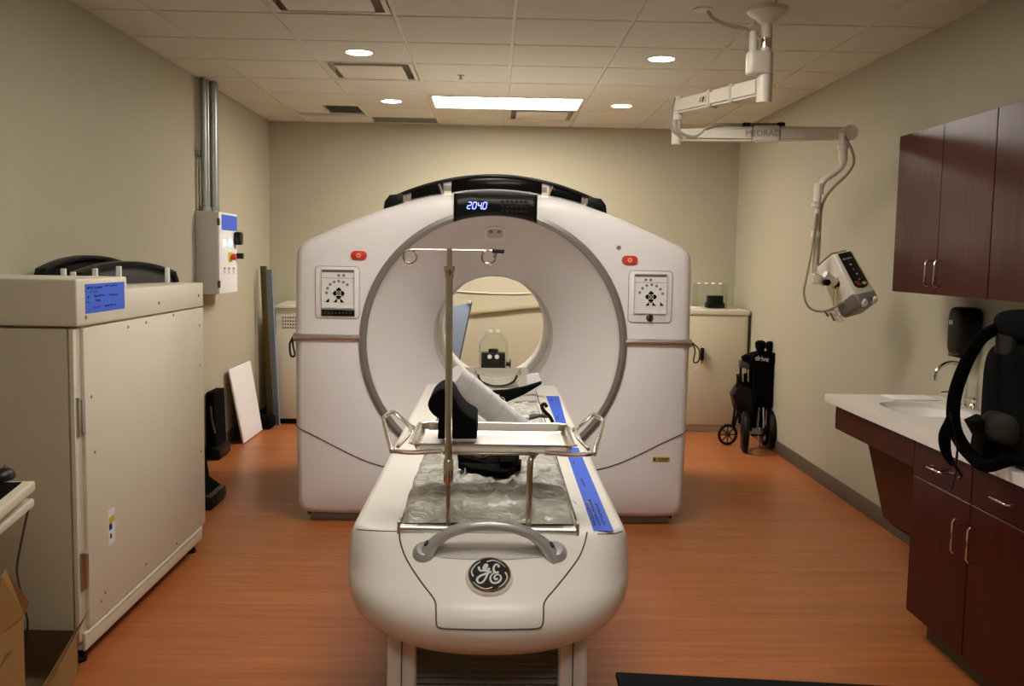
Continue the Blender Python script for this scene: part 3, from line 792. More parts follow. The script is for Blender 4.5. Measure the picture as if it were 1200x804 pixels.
for s in (-1, 1):
    cx0 = TX0 if s < 0 else TX1
    P = [(cx0 - s * .09, 2.548, TZt - .020), (cx0 - s * .02, 2.535, TZt - .022), (cx0 + s * .035, 2.53, TZt - .018), (cx0 + s * .045, 2.545, TZt - .012), (cx0 + s * .10, 2.86, TZt + .006), (cx0 + s * .100, 2.93, TZt + .012), (cx0 + s * .088, 2.985, TZt + .012), (cx0 + s * .076, 2.985, TZt + .008), (cx0 + s * .022, 2.86, TZt - .008), (cx0 + s * .008, 2.84, TZt - .010), (cx0 - s * .004, 2.80, TZt - .016)]
    bm = nb(); tube(bm, smooth_pts(P, 4), .0065, n=10); mk('loop_handle', bm, 'steel', tr)
    bm = nb(); tube(bm, smooth_pts([(cx0 + s * .028, 2.86, TZt - .006), (cx0 + s * .015, 2.80, TZt - .006), (cx0 + s * .012, 2.70, TZt - .008), (cx0 + s * .03, 2.58, TZt - .016)], 4), .005, n=8); mk('loop_handle', bm, 'steel', tr)
bm = nb(); tube(bm, smooth_pts([(.118, 2.70, .988), (.118, 2.60, .988), (.112, 2.578, .984), (.108, 2.57, .97), (.107, 2.57, .90), (.107, 2.57, .80)], 5), .0085, n=12)
mk('support_post', bm, 'steel', tr)
bm = nb(); box(bm, -.13, .13, 2.57, 2.60, .992, .998, bev=.002); mk('under_frame', bm, 'steel', tr)

iv = thing('drip_pole', (-.118, 2.515, .80), 'steel drip pole with a cross arm and two ring hooks at the table end', 'IV pole')
def ivp(px, py): return at(px, py, y=2.50)
bm = nb(); tube(bm, [ivp(526.5, 322), ivp(525.5, 545)], .0095, n=16); mk('upper_pole', bm, 'steel', iv)
bm = nb(); tube(bm, [ivp(526.7, 291), ivp(526.5, 322)], .0072, n=14); mk('top_tube', bm, 'steel', iv)
bm = nb(); a = ivp(526.5, 312); b = ivp(526.5, 326); tube(bm, [a, (a + b) / 2 + Vector((0, 0, .004)), (a + b) / 2, b], [.0145, .0145, .0125, .0115], n=18); mk('collar', bm, 'steel', iv)
bm = nb(); a = ivp(525.5, 538); b = ivp(525.3, 567); tube(bm, [a, a + Vector((0, 0, -.004)), b + Vector((0, 0, .004)), b], [.011, .0135, .0135, .012], n=18); mk('collar', bm, 'steel', iv)
bm = nb(); tube(bm, [ivp(525.3, 566), ivp(525.5, 616)], .0062, n=12); mk('lower_pole', bm, 'chrome', iv)
bm = nb(); tube(bm, [ivp(481, 292.8), ivp(527, 293.2), ivp(578, 294)], .0026, n=8); mk('cross_arm', bm, 'steel', iv)
for cx_, cy_ in ((480.5, 300.8), (572.5, 301.5)):
    c = ivp(cx_, cy_); bm = nb(); Rr = .0175
    tube(bm, [c + Vector((Rr * math.cos(2 * PI * k / 24), .003 * math.sin(4 * PI * k / 24), Rr * math.sin(2 * PI * k / 24))) for k in range(24)], .0026, n=8, cyc=True); mk('ring_hook', bm, 'steel', iv)
bm = nb(); tube(bm, [ivp(577, 294.3), ivp(591, 295)], .0052, n=10); mk('rubber_tip', bm, 'black', iv)
bm = nb(); tube(bm, [ivp(578, 294.5), ivp(581, 298), ivp(579, 302)], .0042, n=8); mk('hook_clip', bm, 'steel', iv)

# black cushion in the tray
def slab(pxs, y0, y1, ym, m, name, lab, cat, bev=.01):
    P = [at(a, b, y=ym) for a, b in pxs]
    bm = nb(); prism(bm, [(p.x, p.z) for p in P], 'y', y0, y1, bev=bev, seg=3)
    return tag(mk(name, bm, m, smooth=50), lab, cat)
P = smooth_pts([(516, 489, 0), (507, 482, 0), (502.5, 473, 0), (505, 464, 0), (512, 457, 0), (521, 453, 0), (529, 457, 0), (537, 471, 0), (546, 482, 0), (556, 488, 0)], 4)
slab([(p.x, p.y) for p in P] + [(559, 491), (559, 511.5), (514, 511.5), (514, 492)], 2.615, 2.84, 2.66, 'foam', 'head_cushion', 'black foam head cushion standing in the steel tray beside the drip pole', 'cushion')

# white covered roll leaning behind it
A = Vector((-.135, 3.30, 1.115)); Bq = Vector((.105, 3.42, .905))
d = (Bq - A).normalized()
rl = thing('paper_covered_roll', (A + Bq) / 2 - Vector((0, 0, .15)), 'white paper covered bolster roll lying slanted behind the black foam cushion', 'bolster')
bm = nb(); N = 30
tube(bm, [A + (Bq - A) * k / N for k in range(N + 1)], [.050] + [.053 + .0012 * math.sin(k * 1.7) for k in range(1, N)] + [.05], n=28, upv=(0, 0, 1), flat=.9)
mk('roll', bm, 'paper', rl, smooth=60)
for t_ in (.16, .42, .60, .8):
    c = A + (Bq - A) * t_; fr2 = d.to_track_quat('Z', 'Y').to_matrix().to_4x4(); fr2.translation = c
    bm = nb(); lathe(bm, [(.0535, -.001), (.0546, 0), (.0535, .001)], fr2 @ Matrix.Diagonal((1, 1, 1, 1)), n=28); mk('paper_seam', bm, 'lightgrey', rl)

# black curved strap across the cradle and the things beyond
def ribbon(pts, wd, th, n=6, updir=(0, 0, 1)):
    bm = nb(); P = smooth_pts(pts, n); U = Vector(updir)
    rows = []
    for i, p in enumerate(P):
        t_ = (P[min(i + 1, len(P) - 1)] - P[max(i - 1, 0)]).normalized(); s = t_.cross(U).normalized(); u2 = s.cross(t_)
        rows.append([bm.verts.new(p + s * a + u2 * b) for a, b in ((-wd / 2, -th / 2), (wd / 2, -th / 2), (wd / 2, th / 2), (-wd / 2, th / 2))])
    for Aq, Cq in zip(rows, rows[1:]):
        for k in range(4): bm.faces.new((Aq[k], Aq[(k + 1) % 4], Cq[(k + 1) % 4], Cq[k]))
    bm.faces.new(rows[0][::-1]); bm.faces.new(rows[-1]); return bm
yS = 4.80
arc = [(-.215, .888), (-.15, .868), (-.08, .856), (0, .852), (.08, .858), (.16, .874), (.225, .894), (.250, .903)]
bm = nb(); prism(bm, [(x, z + .002) for x, z in arc] + [(x, max(.803, z - .062 + .055 * max(0, (abs(x) - .05) / .2) ** 1.2)) for x, z in arc[::-1]], 'y', yS - .02, yS + .04, bev=.002)
stp = thing('body_strap', (0, yS, .80), 'wide black curved strap holder across the far end of the wrapped mattress', 'strap')
mk('strap_band', bm, 'foam', stp)
for z_ in (.822, .836):
    bm = nb(); box(bm, -.055, .04, yS - .023, yS - .019, z_ - .004, z_ + .004); mk('strap_print', bm, 'brass', stp)
slab([(617, 439), (631, 437), (636, 450), (630, 455.5), (617, 459)], 5.02, 5.07, 5.05, 'paper', 'white_side_pad', 'small white foam pad standing at the right edge of the far cradle end', 'pad', bev=.004)
bm = nb()
hh = thing('head_holder', (0, 5.3, .80), 'clear plastic wrapped head holder trough lying on the table inside the bore', 'head holder')
arc2 = [(-.13, .905), (-.11, .872), (-.06, .852), (0, .846), (.06, .852), (.11, .872), (.13, .905)]
prism(bm, [(x + .03, z) for x, z in arc2] + [(x * .96 + .03, z - .022) for x, z in arc2[::-1]], 'y', 5.1, 5.38, bev=.003); mk('trough', bm, 'wrap', hh)
bm = nb(); tube(bm, smooth_pts([(x * .8 + .03, 5.09, z - .004) for x, z in arc2], 4), .006, n=6); mk('trough_rim', bm, 'black', hh)
bm = nb(); box(bm, -.10, .15, 5.08, 5.35, .803, .83, bev=.006); mk('holder_base', bm, 'wrap', hh)

# tangled straps below the tray, hook and clamp
bt = thing('buckle_straps', (.05, 3.05, .87), 'bunch of black buckle straps lying on the wrapped mattress under the tray', 'straps')
zs = .868
def flatpoly(pxs, z0, z1, name, m='fabric'):
    P = [at(a, b, z=z0) for a, b in pxs]; bm = nb(); prism(bm, [(p.x, p.y) for p in P], 'z', z0, z1, bev=.002); mk(name, bm, m, bt)
flatpoly([(536, 536), (537, 542), (556, 547), (572, 552), (586, 548), (588, 538), (562, 538)], zs, zs + .022, 'strap')
flatpoly([(537, 549), (552, 556), (572, 559), (592, 561), (603, 556), (600, 547), (578, 551), (556, 550)], zs, zs + .020, 'strap')
flatpoly([(583, 533), (586, 556), (600, 556), (606, 552), (608, 534)], zs, zs + .040, 'buckle')
flatpoly([(600, 546), (601, 553), (610, 552), (611, 545)], zs, zs + .02, 'buckle')
for k in range(3):
    x = at(584 + k * 9, 540, z=zs).x; bm = nb(); box(bm, x, x + .016, 3.03, 3.07, zs, zs + .085, bev=.003); mk('buckle', bm, 'fabric', bt)
bm = nb(); tube(bm, smooth_pts([at(a, b, z=.89) for a, b in ((551, 528), (557, 534), (566, 538), (574, 534), (584, 531), (592, 536))], 5), .006, n=6); mk('strap_loop', bm, 'black', bt)
bm = nb(); tube(bm, [at(538, 559, z=.872), at(545, 555, z=.875), at(545, 549, z=.88)], .0015, n=5); mk('white_thread', bm, 'paper', bt)
hk = [at(a, b, y=3.62) for a, b in ((648, 495), (644, 488), (638, 482), (635, 476), (638, 473.5), (641, 477))]
bm = nb(); tube(bm, smooth_pts(hk, 5), .007, n=8)
q = thing('velcro_strap', at(630, 494, y=3.62) - Vector((0, 0, .03)), 'small black curled strap with a white tab behind the right half of the tray', 'strap')
mk('curled_end', bm, 'black', q)
mk('flat_end', ribbon([at(592, 492, y=3.6), at(603, 491, y=3.6), at(618, 490, y=3.6), at(630, 487, y=3.62), at(642, 488, y=3.62)], .04, .008), 'dgrey', q)
bm = nb(); a = at(604, 493, y=3.57); c = at(620, 488, y=3.57); box(bm, a.x, c.x, 3.56, 3.60, a.z, c.z, bev=.003); mk('tab', bm, 'paper', q)
bm = nb(); c = at(661, 529, z=.80); lathe(bm, [(0, 0), (.018, 0), (.020, .008), (.014, .022), (0, .024)], Matrix.Translation((c.x, c.y, .7915)), n=18)
tag(mk('rail_knob', bm, 'black'), 'small black knob on the right table rail beside the blue tape', 'knob')
# ================================================================== LEFT SIDE
# beige equipment cabinet
XS = -1.47
ec_ = thing('equipment_cabinet', (-1.78, 4.16, 0), 'tall beige steel equipment cabinet with a blue note, standing against the left wall', 'cabinet')
bm = nb(); box(bm, XL + .02, XS - .014, 3.45, 4.90, .06, 1.25, bev=.004); mk('body', bm, 'beige', ec_)
bm = nb(); box(bm, XS - .016, XS, 3.475, 4.905, .135, 1.246, bev=.003); sp = mk('side_panel', bm, 'beige', ec_)
bm = nb(); box(bm, XS - .014, XS - .002, 3.44, 4.86, .062, .128, bev=.003); box(bm, XS - .012, XS + .003, 3.46, 4.85, .118, .124); mk('lower_rail', bm, 'beige', ec_)
bm = nb(); box(bm, XL + .02, XS + .001, 3.425, 4.905, 1.254, 1.372, bev=.004); mk('top_band', bm, 'beige', ec_)
bm = nb(); box(bm, XL + .02, XS + .004, 3.415, 3.885, 1.256, 1.424, bev=.008, seg=3); lid = mk('raised_lid', bm, 'beige', ec_)
bm = nb(); box(bm, XL + .02, XS - .035, 3.415, 3.452, .135, 1.247, bev=.003); dr = mk('door', bm, 'beiged', ec_)
bm = nb(); box(bm, XS - .030, XS - .014, 3.420, 3.46, .10, 1.247, bev=.002); mk('door_post', bm, 'beige', ec_)
for z in (.93, .36):
    bm = nb(); cyl(bm, (XS - .012, 3.442, z - .07), (XS - .012, 3.442, z + .07), .010, n=12); box(bm, XS - .012, XS + .001, 3.45, 3.475, z - .06, z + .06); mk('hinge', bm, 'silver', ec_)
for y in (3.50, 4.82):
    for x in (XS - .05, XL + .08):
        bm = nb(); lathe(bm, [(0, 0), (.024, 0), (.026, .012), (.015, .03), (.012, .07), (0, .07)], Matrix.Translation((x, y, 0)), n=16); mk('foot', bm, 'black', ec_)
for y, z in ((3.53, .99), (3.58, .20), (4.84, .96), (4.84, .52), (4.84, 1.16), (4.1, 1.225), (4.45, 1.235), (3.9, 1.22), (3.62, .22), (4.05, .19), (4.45, .16), (3.55, .78)):
    bm = nb(); lathe(bm, [(0, .003), (.005, .003), (.007, 0), (0, 0)], frame_at((XS, y, z), (0, 1, 0), (0, 0, 1)), n=10); mk('screw', bm, 'grey', sp)
for y, z in ((3.49, 1.285), (4.25, 1.30), (4.82, 1.31)):
    bm = nb(); lathe(bm, [(0, .003), (.006, .003), (.008, 0), (0, 0)], frame_at((XS + .004, y, z), (0, 1, 0), (0, 0, 1)), n=10); mk('screw', bm, 'grey', lid)
bm = nb(); box(bm, XS + .004, XS + .0052, 3.487, 3.855, 1.298, 1.404); nt_ = mk('taped_note', bm, 'tape', lid, 'blue taped note with handwriting')
for j, (y0_, z, l) in enumerate(((3.50, 1.385, .14), (3.66, 1.388, .12), (3.52, 1.372, .08), (3.56, 1.354, .10), (3.69, 1.352, .10), (3.57, 1.337, .05), (3.50, 1.352, .02), (3.50, 1.335, .02), (3.55, 1.312, .07), (3.66, 1.314, .11))):
    scribble((XS + .0058, y0_, z), (0, 1, 0), (0, 0, 1), l, .009, 50 + j, parent=nt_, r=.001)
bm = nb(); a = at(131, 618, x=XS)
box(bm, XS, XS + .001, a.y - .035, a.y + .03, a.z - .065, a.z + .075); st = mk('rating_sticker', bm, 'paper', sp)
bm = nb(); box(bm, XS + .001, XS + .0016, a.y - .028, a.y + .025, a.z + .02, a.z + .045); mk('print', bm, 'brass', st)
bm = nb(); box(bm, XS + .001, XS + .0018, a.y - .028, a.y + .0, a.z - .005, a.z + .018); box(bm, XS + .001, XS + .0018, a.y - .02, a.y - .004, a.z - .04, a.z - .022); mk('print', bm, 'ink', st)

# two curved black covers lying on the cabinet
def arc_cover(name, A, Bp, h, z0, lab, tabs, inner):
    A, Bp = Vector((A[0], A[1], 0)), Vector((Bp[0], Bp[1], 0)); d_ = (Bp - A); L_ = d_.length; d_.normalize(); n_ = Vector((d_.y, -d_.x, 0))
    t = thing(name, ((A + Bp) / 2 + Vector((0, 0, z0)))[:], lab, 'scanner cover', 'curved covers on the beige cabinet')
    MM = Matrix((d_, Vector((0, 0, 1)), n_)).transposed().to_4x4(); MM.translation = A + Vector((0, 0, z0)); n = 28
    P = [(L_ * k / n, h * (1 - .55 * abs(-1 + 2 * k / n) ** 2.0 - (.43 if k in (0, n) else 0))) for k in range(n + 1)]
    bm = nb(); prism(bm, [(a, b - .004) for a, b in P] + [(L_ - .01, 0), (.01, 0)], 'z', -.01, .01, bev=.002, Mx=MM); mk('curved_panel', bm, inner, t)
    bm = nb(); prism(bm, P + [(L_ / 2 + (a - L_ / 2) * .95, max(0, b - .020)) for a, b in P[::-1]], 'z', -.035, .035, bev=.003, Mx=MM); mk('rim', bm, 'black', t)
    for (x, y, zh) in tabs:
        bm = nb(); box(bm, x - .011, x + .011, y - .006, y + .006, z0, z0 + zh, bev=.003); mk('white_tab', bm, 'paper', t)
    return t
arc_cover('curved_cover', (-2.03, 4.33), (-1.80, 4.88), .128, 1.3735, 'black arched cover section against the wall on the beige cabinet, the rear one of two', [], 'black')
arc_cover('curved_cover', (-1.83, 4.22), (-1.60, 4.86), .104, 1.3735, 'black arched cover section with white tabs on the beige cabinet, the front one of two', [(-1.785, 4.04, .075), (-1.745, 4.04, .062), (-1.655, 4.04, .078), (-1.565, 4.06, .088), (-1.575, 4.69, .075)], 'dgrey')

# wall electrical box
wb = thing('wall_control_box', (XL + .08, 7.09, 1.227), 'grey wall mounted electrical box with green lamps below the metal pipes', 'electrical box')
XF = XL + .165
bm = nb(); box(bm, XL + .001, XF - .02, 6.85, 7.33, 1.227, 1.813, bev=.004); mk('body', bm, 'lightgrey', wb)
bm = nb(); box(bm, XF - .02, XF, 6.852, 7.328, 1.230, 1.810, bev=.004); dd = mk('door', bm, 'paper', wb)
for z in (1.30, 1.74):
    bm = nb(); box(bm, XF - .012, XF + .004, 6.845, 6.865, z - .025, z + .025, bev=.002); mk('hinge', bm, 'dgrey', dd)
def onbox(px, py): return at(px, py, x=XF)
a = onbox(259.5, 251); b = onbox(277.5, 271)
bm = nb(); box(bm, XF, XF + .002, a.y, b.y, b.z, a.z); mk('blue_note', bm, 'tape', dd, 'blue blank note')
for px, m in ((262.5, 'whitelamp'), (269.5, 'green')):
    c = onbox(px, 284.5); bm = nb(); lathe(bm, [(0, .012), (.016, .012), (.024, .006), (.026, 0), (0, 0)], frame_at(c, (0, 1, 0), (0, 0, 1)), n=18); mk('lamp', bm, m, dd)
c = onbox(276, 279); bm = nb(); box(bm, XF, XF + .05, c.y - .05, c.y + .04, c.z - .05, c.z + .045, bev=.012); mk('black_selector', bm, 'black', dd)
c = onbox(270, 301); bm = nb(); box(bm, XF, XF + .006, c.y - .055, c.y + .045, c.z - .035, c.z + .035); kk = mk('yellow_plate', bm, 'yellow', dd)
bm = nb(); lathe(bm, [(0, .035), (.02, .035), (.026, .02), (.016, 0), (0, 0)], frame_at(c + Vector((.006, 0, 0)), (0, 1, 0), (0, 0, 1)), n=18); mk('stop_button', bm, 'red', kk)
c = onbox(277.5, 300); bm = nb(); cyl(bm, c, c + Vector((.05, 0, 0)), .022); mk('black_knob', bm, 'black', dd)
for px in (263.5, 268.5, 274):
    c = onbox(px, 316); bm = nb(); box(bm, XF, XF + .001, c.y - .03, c.y + .022, c.z - .03, c.z + .02)
    f = mk('warning_label', bm, 'pale', dd); bm = nb(); box(bm, XF + .001, XF + .002, c.y - .02, c.y + .012, c.z + .004, c.z + .014); mk('print', bm, 'dgrey', f)
for k, (y, r) in enumerate(((6.90, .020), (6.97, .020), (7.06, .036), (7.15, .026))):
    bm = nb(); xx = XL + .03 + r
    cyl(bm, (xx, y, 1.80), (xx, y, HC - .004), r, n=18)
    t = tag(mk('metal_conduit', bm, 'galv'), ['thin steel pipe farthest left above the wall box', 'thin steel pipe second from left above the wall box', 'thick steel pipe in the middle of the row above the wall box', 'steel pipe farthest right in the row above the wall box'][k], 'pipe', 'steel pipes above the wall box')
    bm = nb(); lathe(bm, [(r, 0), (r + .008, 0), (r + .008, .03), (r, .034)], Matrix.Translation((xx, y, 1.815)), n=18); mk('coupling', bm, 'galv', t)
bm = nb(); box(bm, XL, XL + .03, 6.86, 7.24, 2.2, 2.24, bev=.003); tag(mk('pipe_strut', bm, 'galv'), 'horizontal steel strut holding the row of pipes to the left wall', 'bracket')

# leaning ceiling tile
bl = [(-1.985, 7.62, .004), (-1.985, 8.236, .004)]; d1 = Vector((-.085, 0, .605)); nn = Vector((.605, 0, .085)).normalized() * .016
bm = nb(); P = [Vector(bl[0]), Vector(bl[1]), Vector(bl[1]) + d1, Vector(bl[0]) + d1]
P = [P[0] + Vector((0, 0, .0)), P[1], P[2] + Vector((0, -.06, 0)), P[3] + Vector((0, -.10, .0))]
v1 = [bm.verts.new(p) for p in P]; v2 = [bm.verts.new(p + nn) for p in P]
bm.faces.new(v1); bm.faces.new(v2[::-1])
for i in range(4): bm.faces.new((v1[i], v1[(i + 1) % 4], v2[(i + 1) % 4], v2[i]))
bmesh.ops.bevel(bm, geom=bm.edges[:], offset=.004, segments=1, affect='EDGES')
tag(mk('spare_ceiling_tile', bm, 'paper'), 'white ceiling tile leaning against the left wall on the floor', 'ceiling tile')

# tall strips in the corner
def lean_strip(name, m, x0, y0, x1, y1, h, wd, lab):
    bm = nb(); a = Vector((x0, y0, .003)); b = Vector((x1, y1, h)); s = Vector((.75, -.66, 0)) * wd
    n_ = (b - a).cross(s).normalized() * .012
    P = [a, a + s, b + s, b]; v1 = [bm.verts.new(p) for p in P]; v2 = [bm.verts.new(p + n_) for p in P]
    bm.faces.new(v1); bm.faces.new(v2[::-1])
    for i in range(4): bm.faces.new((v1[i], v1[(i + 1) % 4], v2[(i + 1) % 4], v2[i]))
    return tag(mk(name, bm, m), lab, 'metal strip', 'tall strips leaning in the far left corner')
lean_strip('metal_strip', 'bronze', -2.03, 8.66, -2.075, 8.62, 1.41, .085, 'tall bronze brown strip leaning in the far left corner')
lean_strip('metal_strip', 'steelblue', -1.940, 8.53, -1.995, 8.50, 1.38, .080, 'tall blue grey strip leaning beside the bronze one in the far left corner')
bm = nb(); box(bm, -2.06, -1.90, 8.26, 8.46, .002, .11, bev=.03, seg=3); tag(mk('black_bag', bm, 'fabric'), 'low black bag on the floor at the foot of the corner strips', 'bag')

# white cabinet behind the scanner, left
lc = thing('storage_cabinet', (-1.62, 8.77, 0), 'white cabinet with small vent holes peeking out behind the scanner, left side', 'cabinet')
bm = nb(); box(bm, -1.925, -1.32, 8.56, 9.07, .05, 1.045, bev=.006); mk('body', bm, 'beige', lc)
bm = nb(); prism(bm, [(8.53, 1.045), (8.53, 1.065), (9.07, 1.085), (9.07, 1.045)], 'x', -1.93, -1.31, bev=.004); mk('lid', bm, 'beige', lc)
bm = nb()
for i in range(6):
    for j in range(4): box(bm, -1.865 + i * .022, -1.855 + i * .022, 8.557, 8.561, .86 + j * .03, .876 + j * .03)
mk('vent_holes', bm, 'dgrey', lc)
bm = nb(); box(bm, -1.90, -1.34, 8.60, 9.05, 0, .05); mk('plinth', bm, 'black', lc)

# black cases behind the beige cabinet
def wedge_case(name, y0, y1, h, x1, lab):
    t = thing(name, (XL + .1, (y0 + y1) / 2, 0), lab, 'case', 'soft black cases by the left wall')
    bm = nb(); w0 = (x1 - XL) ; prism(bm, [(XL + .01, 0), (x1, 0), (x1 - .02, .09), (XL + w0 * .8, .14), (XL + w0 * .68, h), (XL + .01, h)], 'y', y0, y1, bev=.012, seg=3); mk('body', bm, 'fabric', t)
    bm = nb(); prism(bm, [(x1 - .06, .015), (x1 + .012, .015), (x1 + .006, .08), (x1 - .05, .10)], 'y', y0 - .012, y1 + .012, bev=.01); mk('base_shell', bm, 'black', t)
    bm = nb(); xq = XL + w0 * .75; tube(bm, smooth_pts([(xq, y0 - .004, .20), (xq - .02, y0 - .008, .30), (xq - .03, y0 - .004, .40)], 4), .008, n=6); mk('carry_strap', bm, 'dgrey', t)
wedge_case('black_case', 5.62, 5.92, .56, -1.655, 'soft black case standing by the left wall, nearer one behind the beige cabinet')
wedge_case('black_case', 7.02, 7.30, .50, -2.0, 'soft black case standing by the left wall, farther one behind the beige cabinet')

# workstation cart, mouse, mat
ct = thing('computer_cart', (-1.45, 2.35, 0), 'white two tier cart corner holding a black mouse mat, left edge of the photo', 'cart')
def cart_plate(z0, z1, off, name, bev=.008, py=563):
    a = at(41, py, z=z1); dirn = (at(0, py + 34, z=z1) - a).normalized(); n_ = Vector((dirn.y, -dirn.x, 0))
    if n_.x > 0: n_ = -n_
    a = a + dirn * off + n_ * off * .4
    P = [a, a + dirn * .9, a + dirn * .9 + n_ * .55, a + n_ * .55]
    bm = nb(); prism(bm, [(p.x, p.y) for p in P], 'z', z0, z1, bev=bev, seg=3); mk(name, bm, 'beige', ct); return a, dirn, n_
CA, CD, CN = cart_plate(.785, .82, 0, 'top_shelf')
cart_plate(.725, .755, .004, 'lower_shelf', py=583)
bm = nb(); P = [CA + CD * .06 + CN * .05, CA + CD * .85 + CN * .05, CA + CD * .85 + CN * .5, CA + CD * .06 + CN * .5]
t_ = bmesh.new(); A_ = [t_.verts.new((p.x, p.y, .716)) for p in P]; ce = sum(P, Vector()) / 4; C_ = [t_.verts.new(((p.x - ce.x) * .8 + ce.x, (p.y - ce.y) * .8 + ce.y, .66)) for p in P]
t_.faces.new(A_); t_.faces.new(C_[::-1])
for i in range(4): t_.faces.new((A_[i], A_[(i + 1) % 4], C_[(i + 1) % 4], C_[i]))
merge(bm, t_); mk('under_tray', bm, 'beige', ct)
cc = CA + CD * .80 + CN * .30
bm = nb(); cyl(bm, (cc.x, cc.y, .08), (cc.x, cc.y, .79), .035, n=20); mk('column', bm, 'lightgrey', ct)
bm = nb(); box(bm, cc.x - .2, cc.x + .2, cc.y - .25, cc.y + .25, .04, .09, bev=.02); mk('foot', bm, 'lightgrey', ct)
P = [CA + CD * .03 + CN * .03, CA + CD * .8 + CN * .03, CA + CD * .8 + CN * .5, CA + CD * .03 + CN * .5]
bm = nb(); prism(bm, [(p.x, p.y) for p in P], 'z', .8205, .8235); tag(mk('desk_mat', bm, 'fabric'), 'black mat lying on the white cart at the left edge', 'mat')
mc = at(7, 562, z=.8235)
bm = nb(); lathe(bm, [(0, .034), (.018, .031), (.030, .020), (.034, .008), (.033, 0), (0, 0)], Matrix.Translation((mc.x - .01, mc.y, .8240)) @ Matrix.Diagonal((.9, 1.6, 1, 1)), n=24)
mo = tag(mk('computer_mouse', bm, 'black'), 'black computer mouse on the black mat', 'mouse')
bm = nb(); cyl(bm, (mc.x - .013, mc.y + .02, .858), (mc.x - .007, mc.y + .02, .858), .008, n=12); mk('wheel', bm, 'grey', mo)
bm = nb(); yb_ = CA.y
tube(bm, smooth_pts([at(33, 598, y=CA.y - .02), at(24, 640, y=CA.y), at(20, 670, y=CA.y), at(26, 700, y=CA.y), at(32, 725, y=CA.y), at(32, 738, y=CA.y + .1), at(30, 760, y=CA.y + .15)], 5), .0035, n=6)
mk('hanging_cable', bm, 'dgrey', ct)

# cardboard boxes
b1 = thing('cardboard_box', (-1.62, 3.15, 0), 'low open cardboard box on the floor before the beige cabinet', 'cardboard box')
bm = nb(); box(bm, -1.97, -1.475, 3.375, 3.381, .002, .165); mk('back_wall', bm, 'carddark', b1)
bm = nb(); prism(bm, [(-1.475, 3.375), (-1.481, 3.375), (-1.386, 2.906), (-1.380, 2.90)], 'z', .002, .165); mk('right_wall', bm, 'cardboard', b1)
bm = nb(); box(bm, -1.97, -1.964, 2.90, 3.375, .002, .165); mk('left_wall', bm, 'cardboard', b1)
bm = nb(); box(bm, -1.964, -1.386, 2.90, 2.906, .002, .165); mk('front_wall', bm, 'cardboard', b1)
bm = nb(); prism(bm, [(-1.964, 2.906), (-1.388, 2.906), (-1.483, 3.375), (-1.964, 3.375)], 'z', .002, .006); mk('bottom', bm, 'carddark', b1)
bm = nb(); P = [Vector((-1.476, 3.372, .165)), Vector((-1.435, 3.39, .235)), Vector((-1.345, 2.92, .205)), Vector((-1.381, 2.904, .165))]
v1 = [bm.verts.new(p) for p in P]; v2 = [bm.verts.new(p + Vector((-.001, 0, .004))) for p in P]
bm.faces.new(v1[::-1]); bm.faces.new(v2)
for i in range(4): bm.faces.new((v1[i], v1[(i + 1) % 4], v2[(i + 1) % 4], v2[i]))
mk('right_flap', bm, 'cardboard', b1)
b2 = thing('cardboard_box', (-1.62, 2.75, 0), 'tall cardboard box with a raised pointed flap under the white cart', 'cardboard box')
bm = nb(); box(bm, -1.80, -1.395, 2.62, 2.83, .168, .430); mk('body', bm, 'cardboard', b2)
bm = nb(); box(bm, -1.80, -1.395, 2.62, 2.83, .002, .168); mk('lower_body', bm, 'cardboard', b2)
bm = nb(); P = [Vector((-1.395, 2.63, .43)), Vector((-1.395, 2.83, .43)), at(33, 706, y=2.83), at(6, 668, y=2.70), at(1, 676, y=2.66)]
v1 = [bm.verts.new(p) for p in P]; v2 = [bm.verts.new(p + Vector((.004, 0, 0))) for p in P]
bm.faces.new(v1[::-1]); bm.faces.new(v2)
for i in range(5): bm.faces.new((v1[i], v1[(i + 1) % 5], v2[(i + 1) % 5], v2[i]))
mk('raised_flap', bm, 'cardboard', b2)
scribble((-1.393, 2.68, .26), (0, 1, 0), (0, 0, 1), .10, .10, 5, m='carddark', parent=b2, r=.003, name='printed_marks')

# ================================================================== RIGHT SIDE
# beige cabinet in the far right corner
rc = thing('storage_cabinet', (1.87, 8.76, 0), 'beige two door steel cabinet in the far right corner behind the walker', 'cabinet')
bm = nb(); box(bm, 1.48, 2.262, 8.45, 9.07, .06, 1.05, bev=.003); mk('body', bm, 'beiged', rc)
bm = nb(); box(bm, 1.47, 2.272, 8.43, 9.07, 1.05, 1.095, bev=.006); mk('top_plate', bm, 'beige', rc)
bm = nb(); box(bm, 1.50, 1.715, 8.436, 8.452, .07, 1.035, bev=.002); mk('door', bm, 'beiged', rc)
bm = nb(); box(bm, 1.72, 2.245, 8.436, 8.452, .07, 1.035, bev=.002); d2 = mk('door', bm, 'beiged', rc)
bm = nb(); box(bm, 1.48, 2.262, 8.47, 9.0, 0, .06); mk('plinth', bm, 'beiged', rc)
bm = nb(); c = at(822, 414, y=8.43); box(bm, c.x - .012, c.x + .018, 8.40, 8.436, c.z - .06, c.z + .05, bev=.006); cyl(bm, (c.x, 8.41, c.z - .09), (c.x, 8.41, c.z - .05), .005); mk('lock_handle', bm, 'black', d2)
bm = nb(); c = at(816, 432, y=8.43); lathe(bm, [(0, .004), (.014, .004), (.014, 0), (0, 0)], frame_at((c.x, 8.436, c.z), (1, 0, 0), (0, 0, 1)), n=16); mk('round_tag', bm, 'paper', d2)

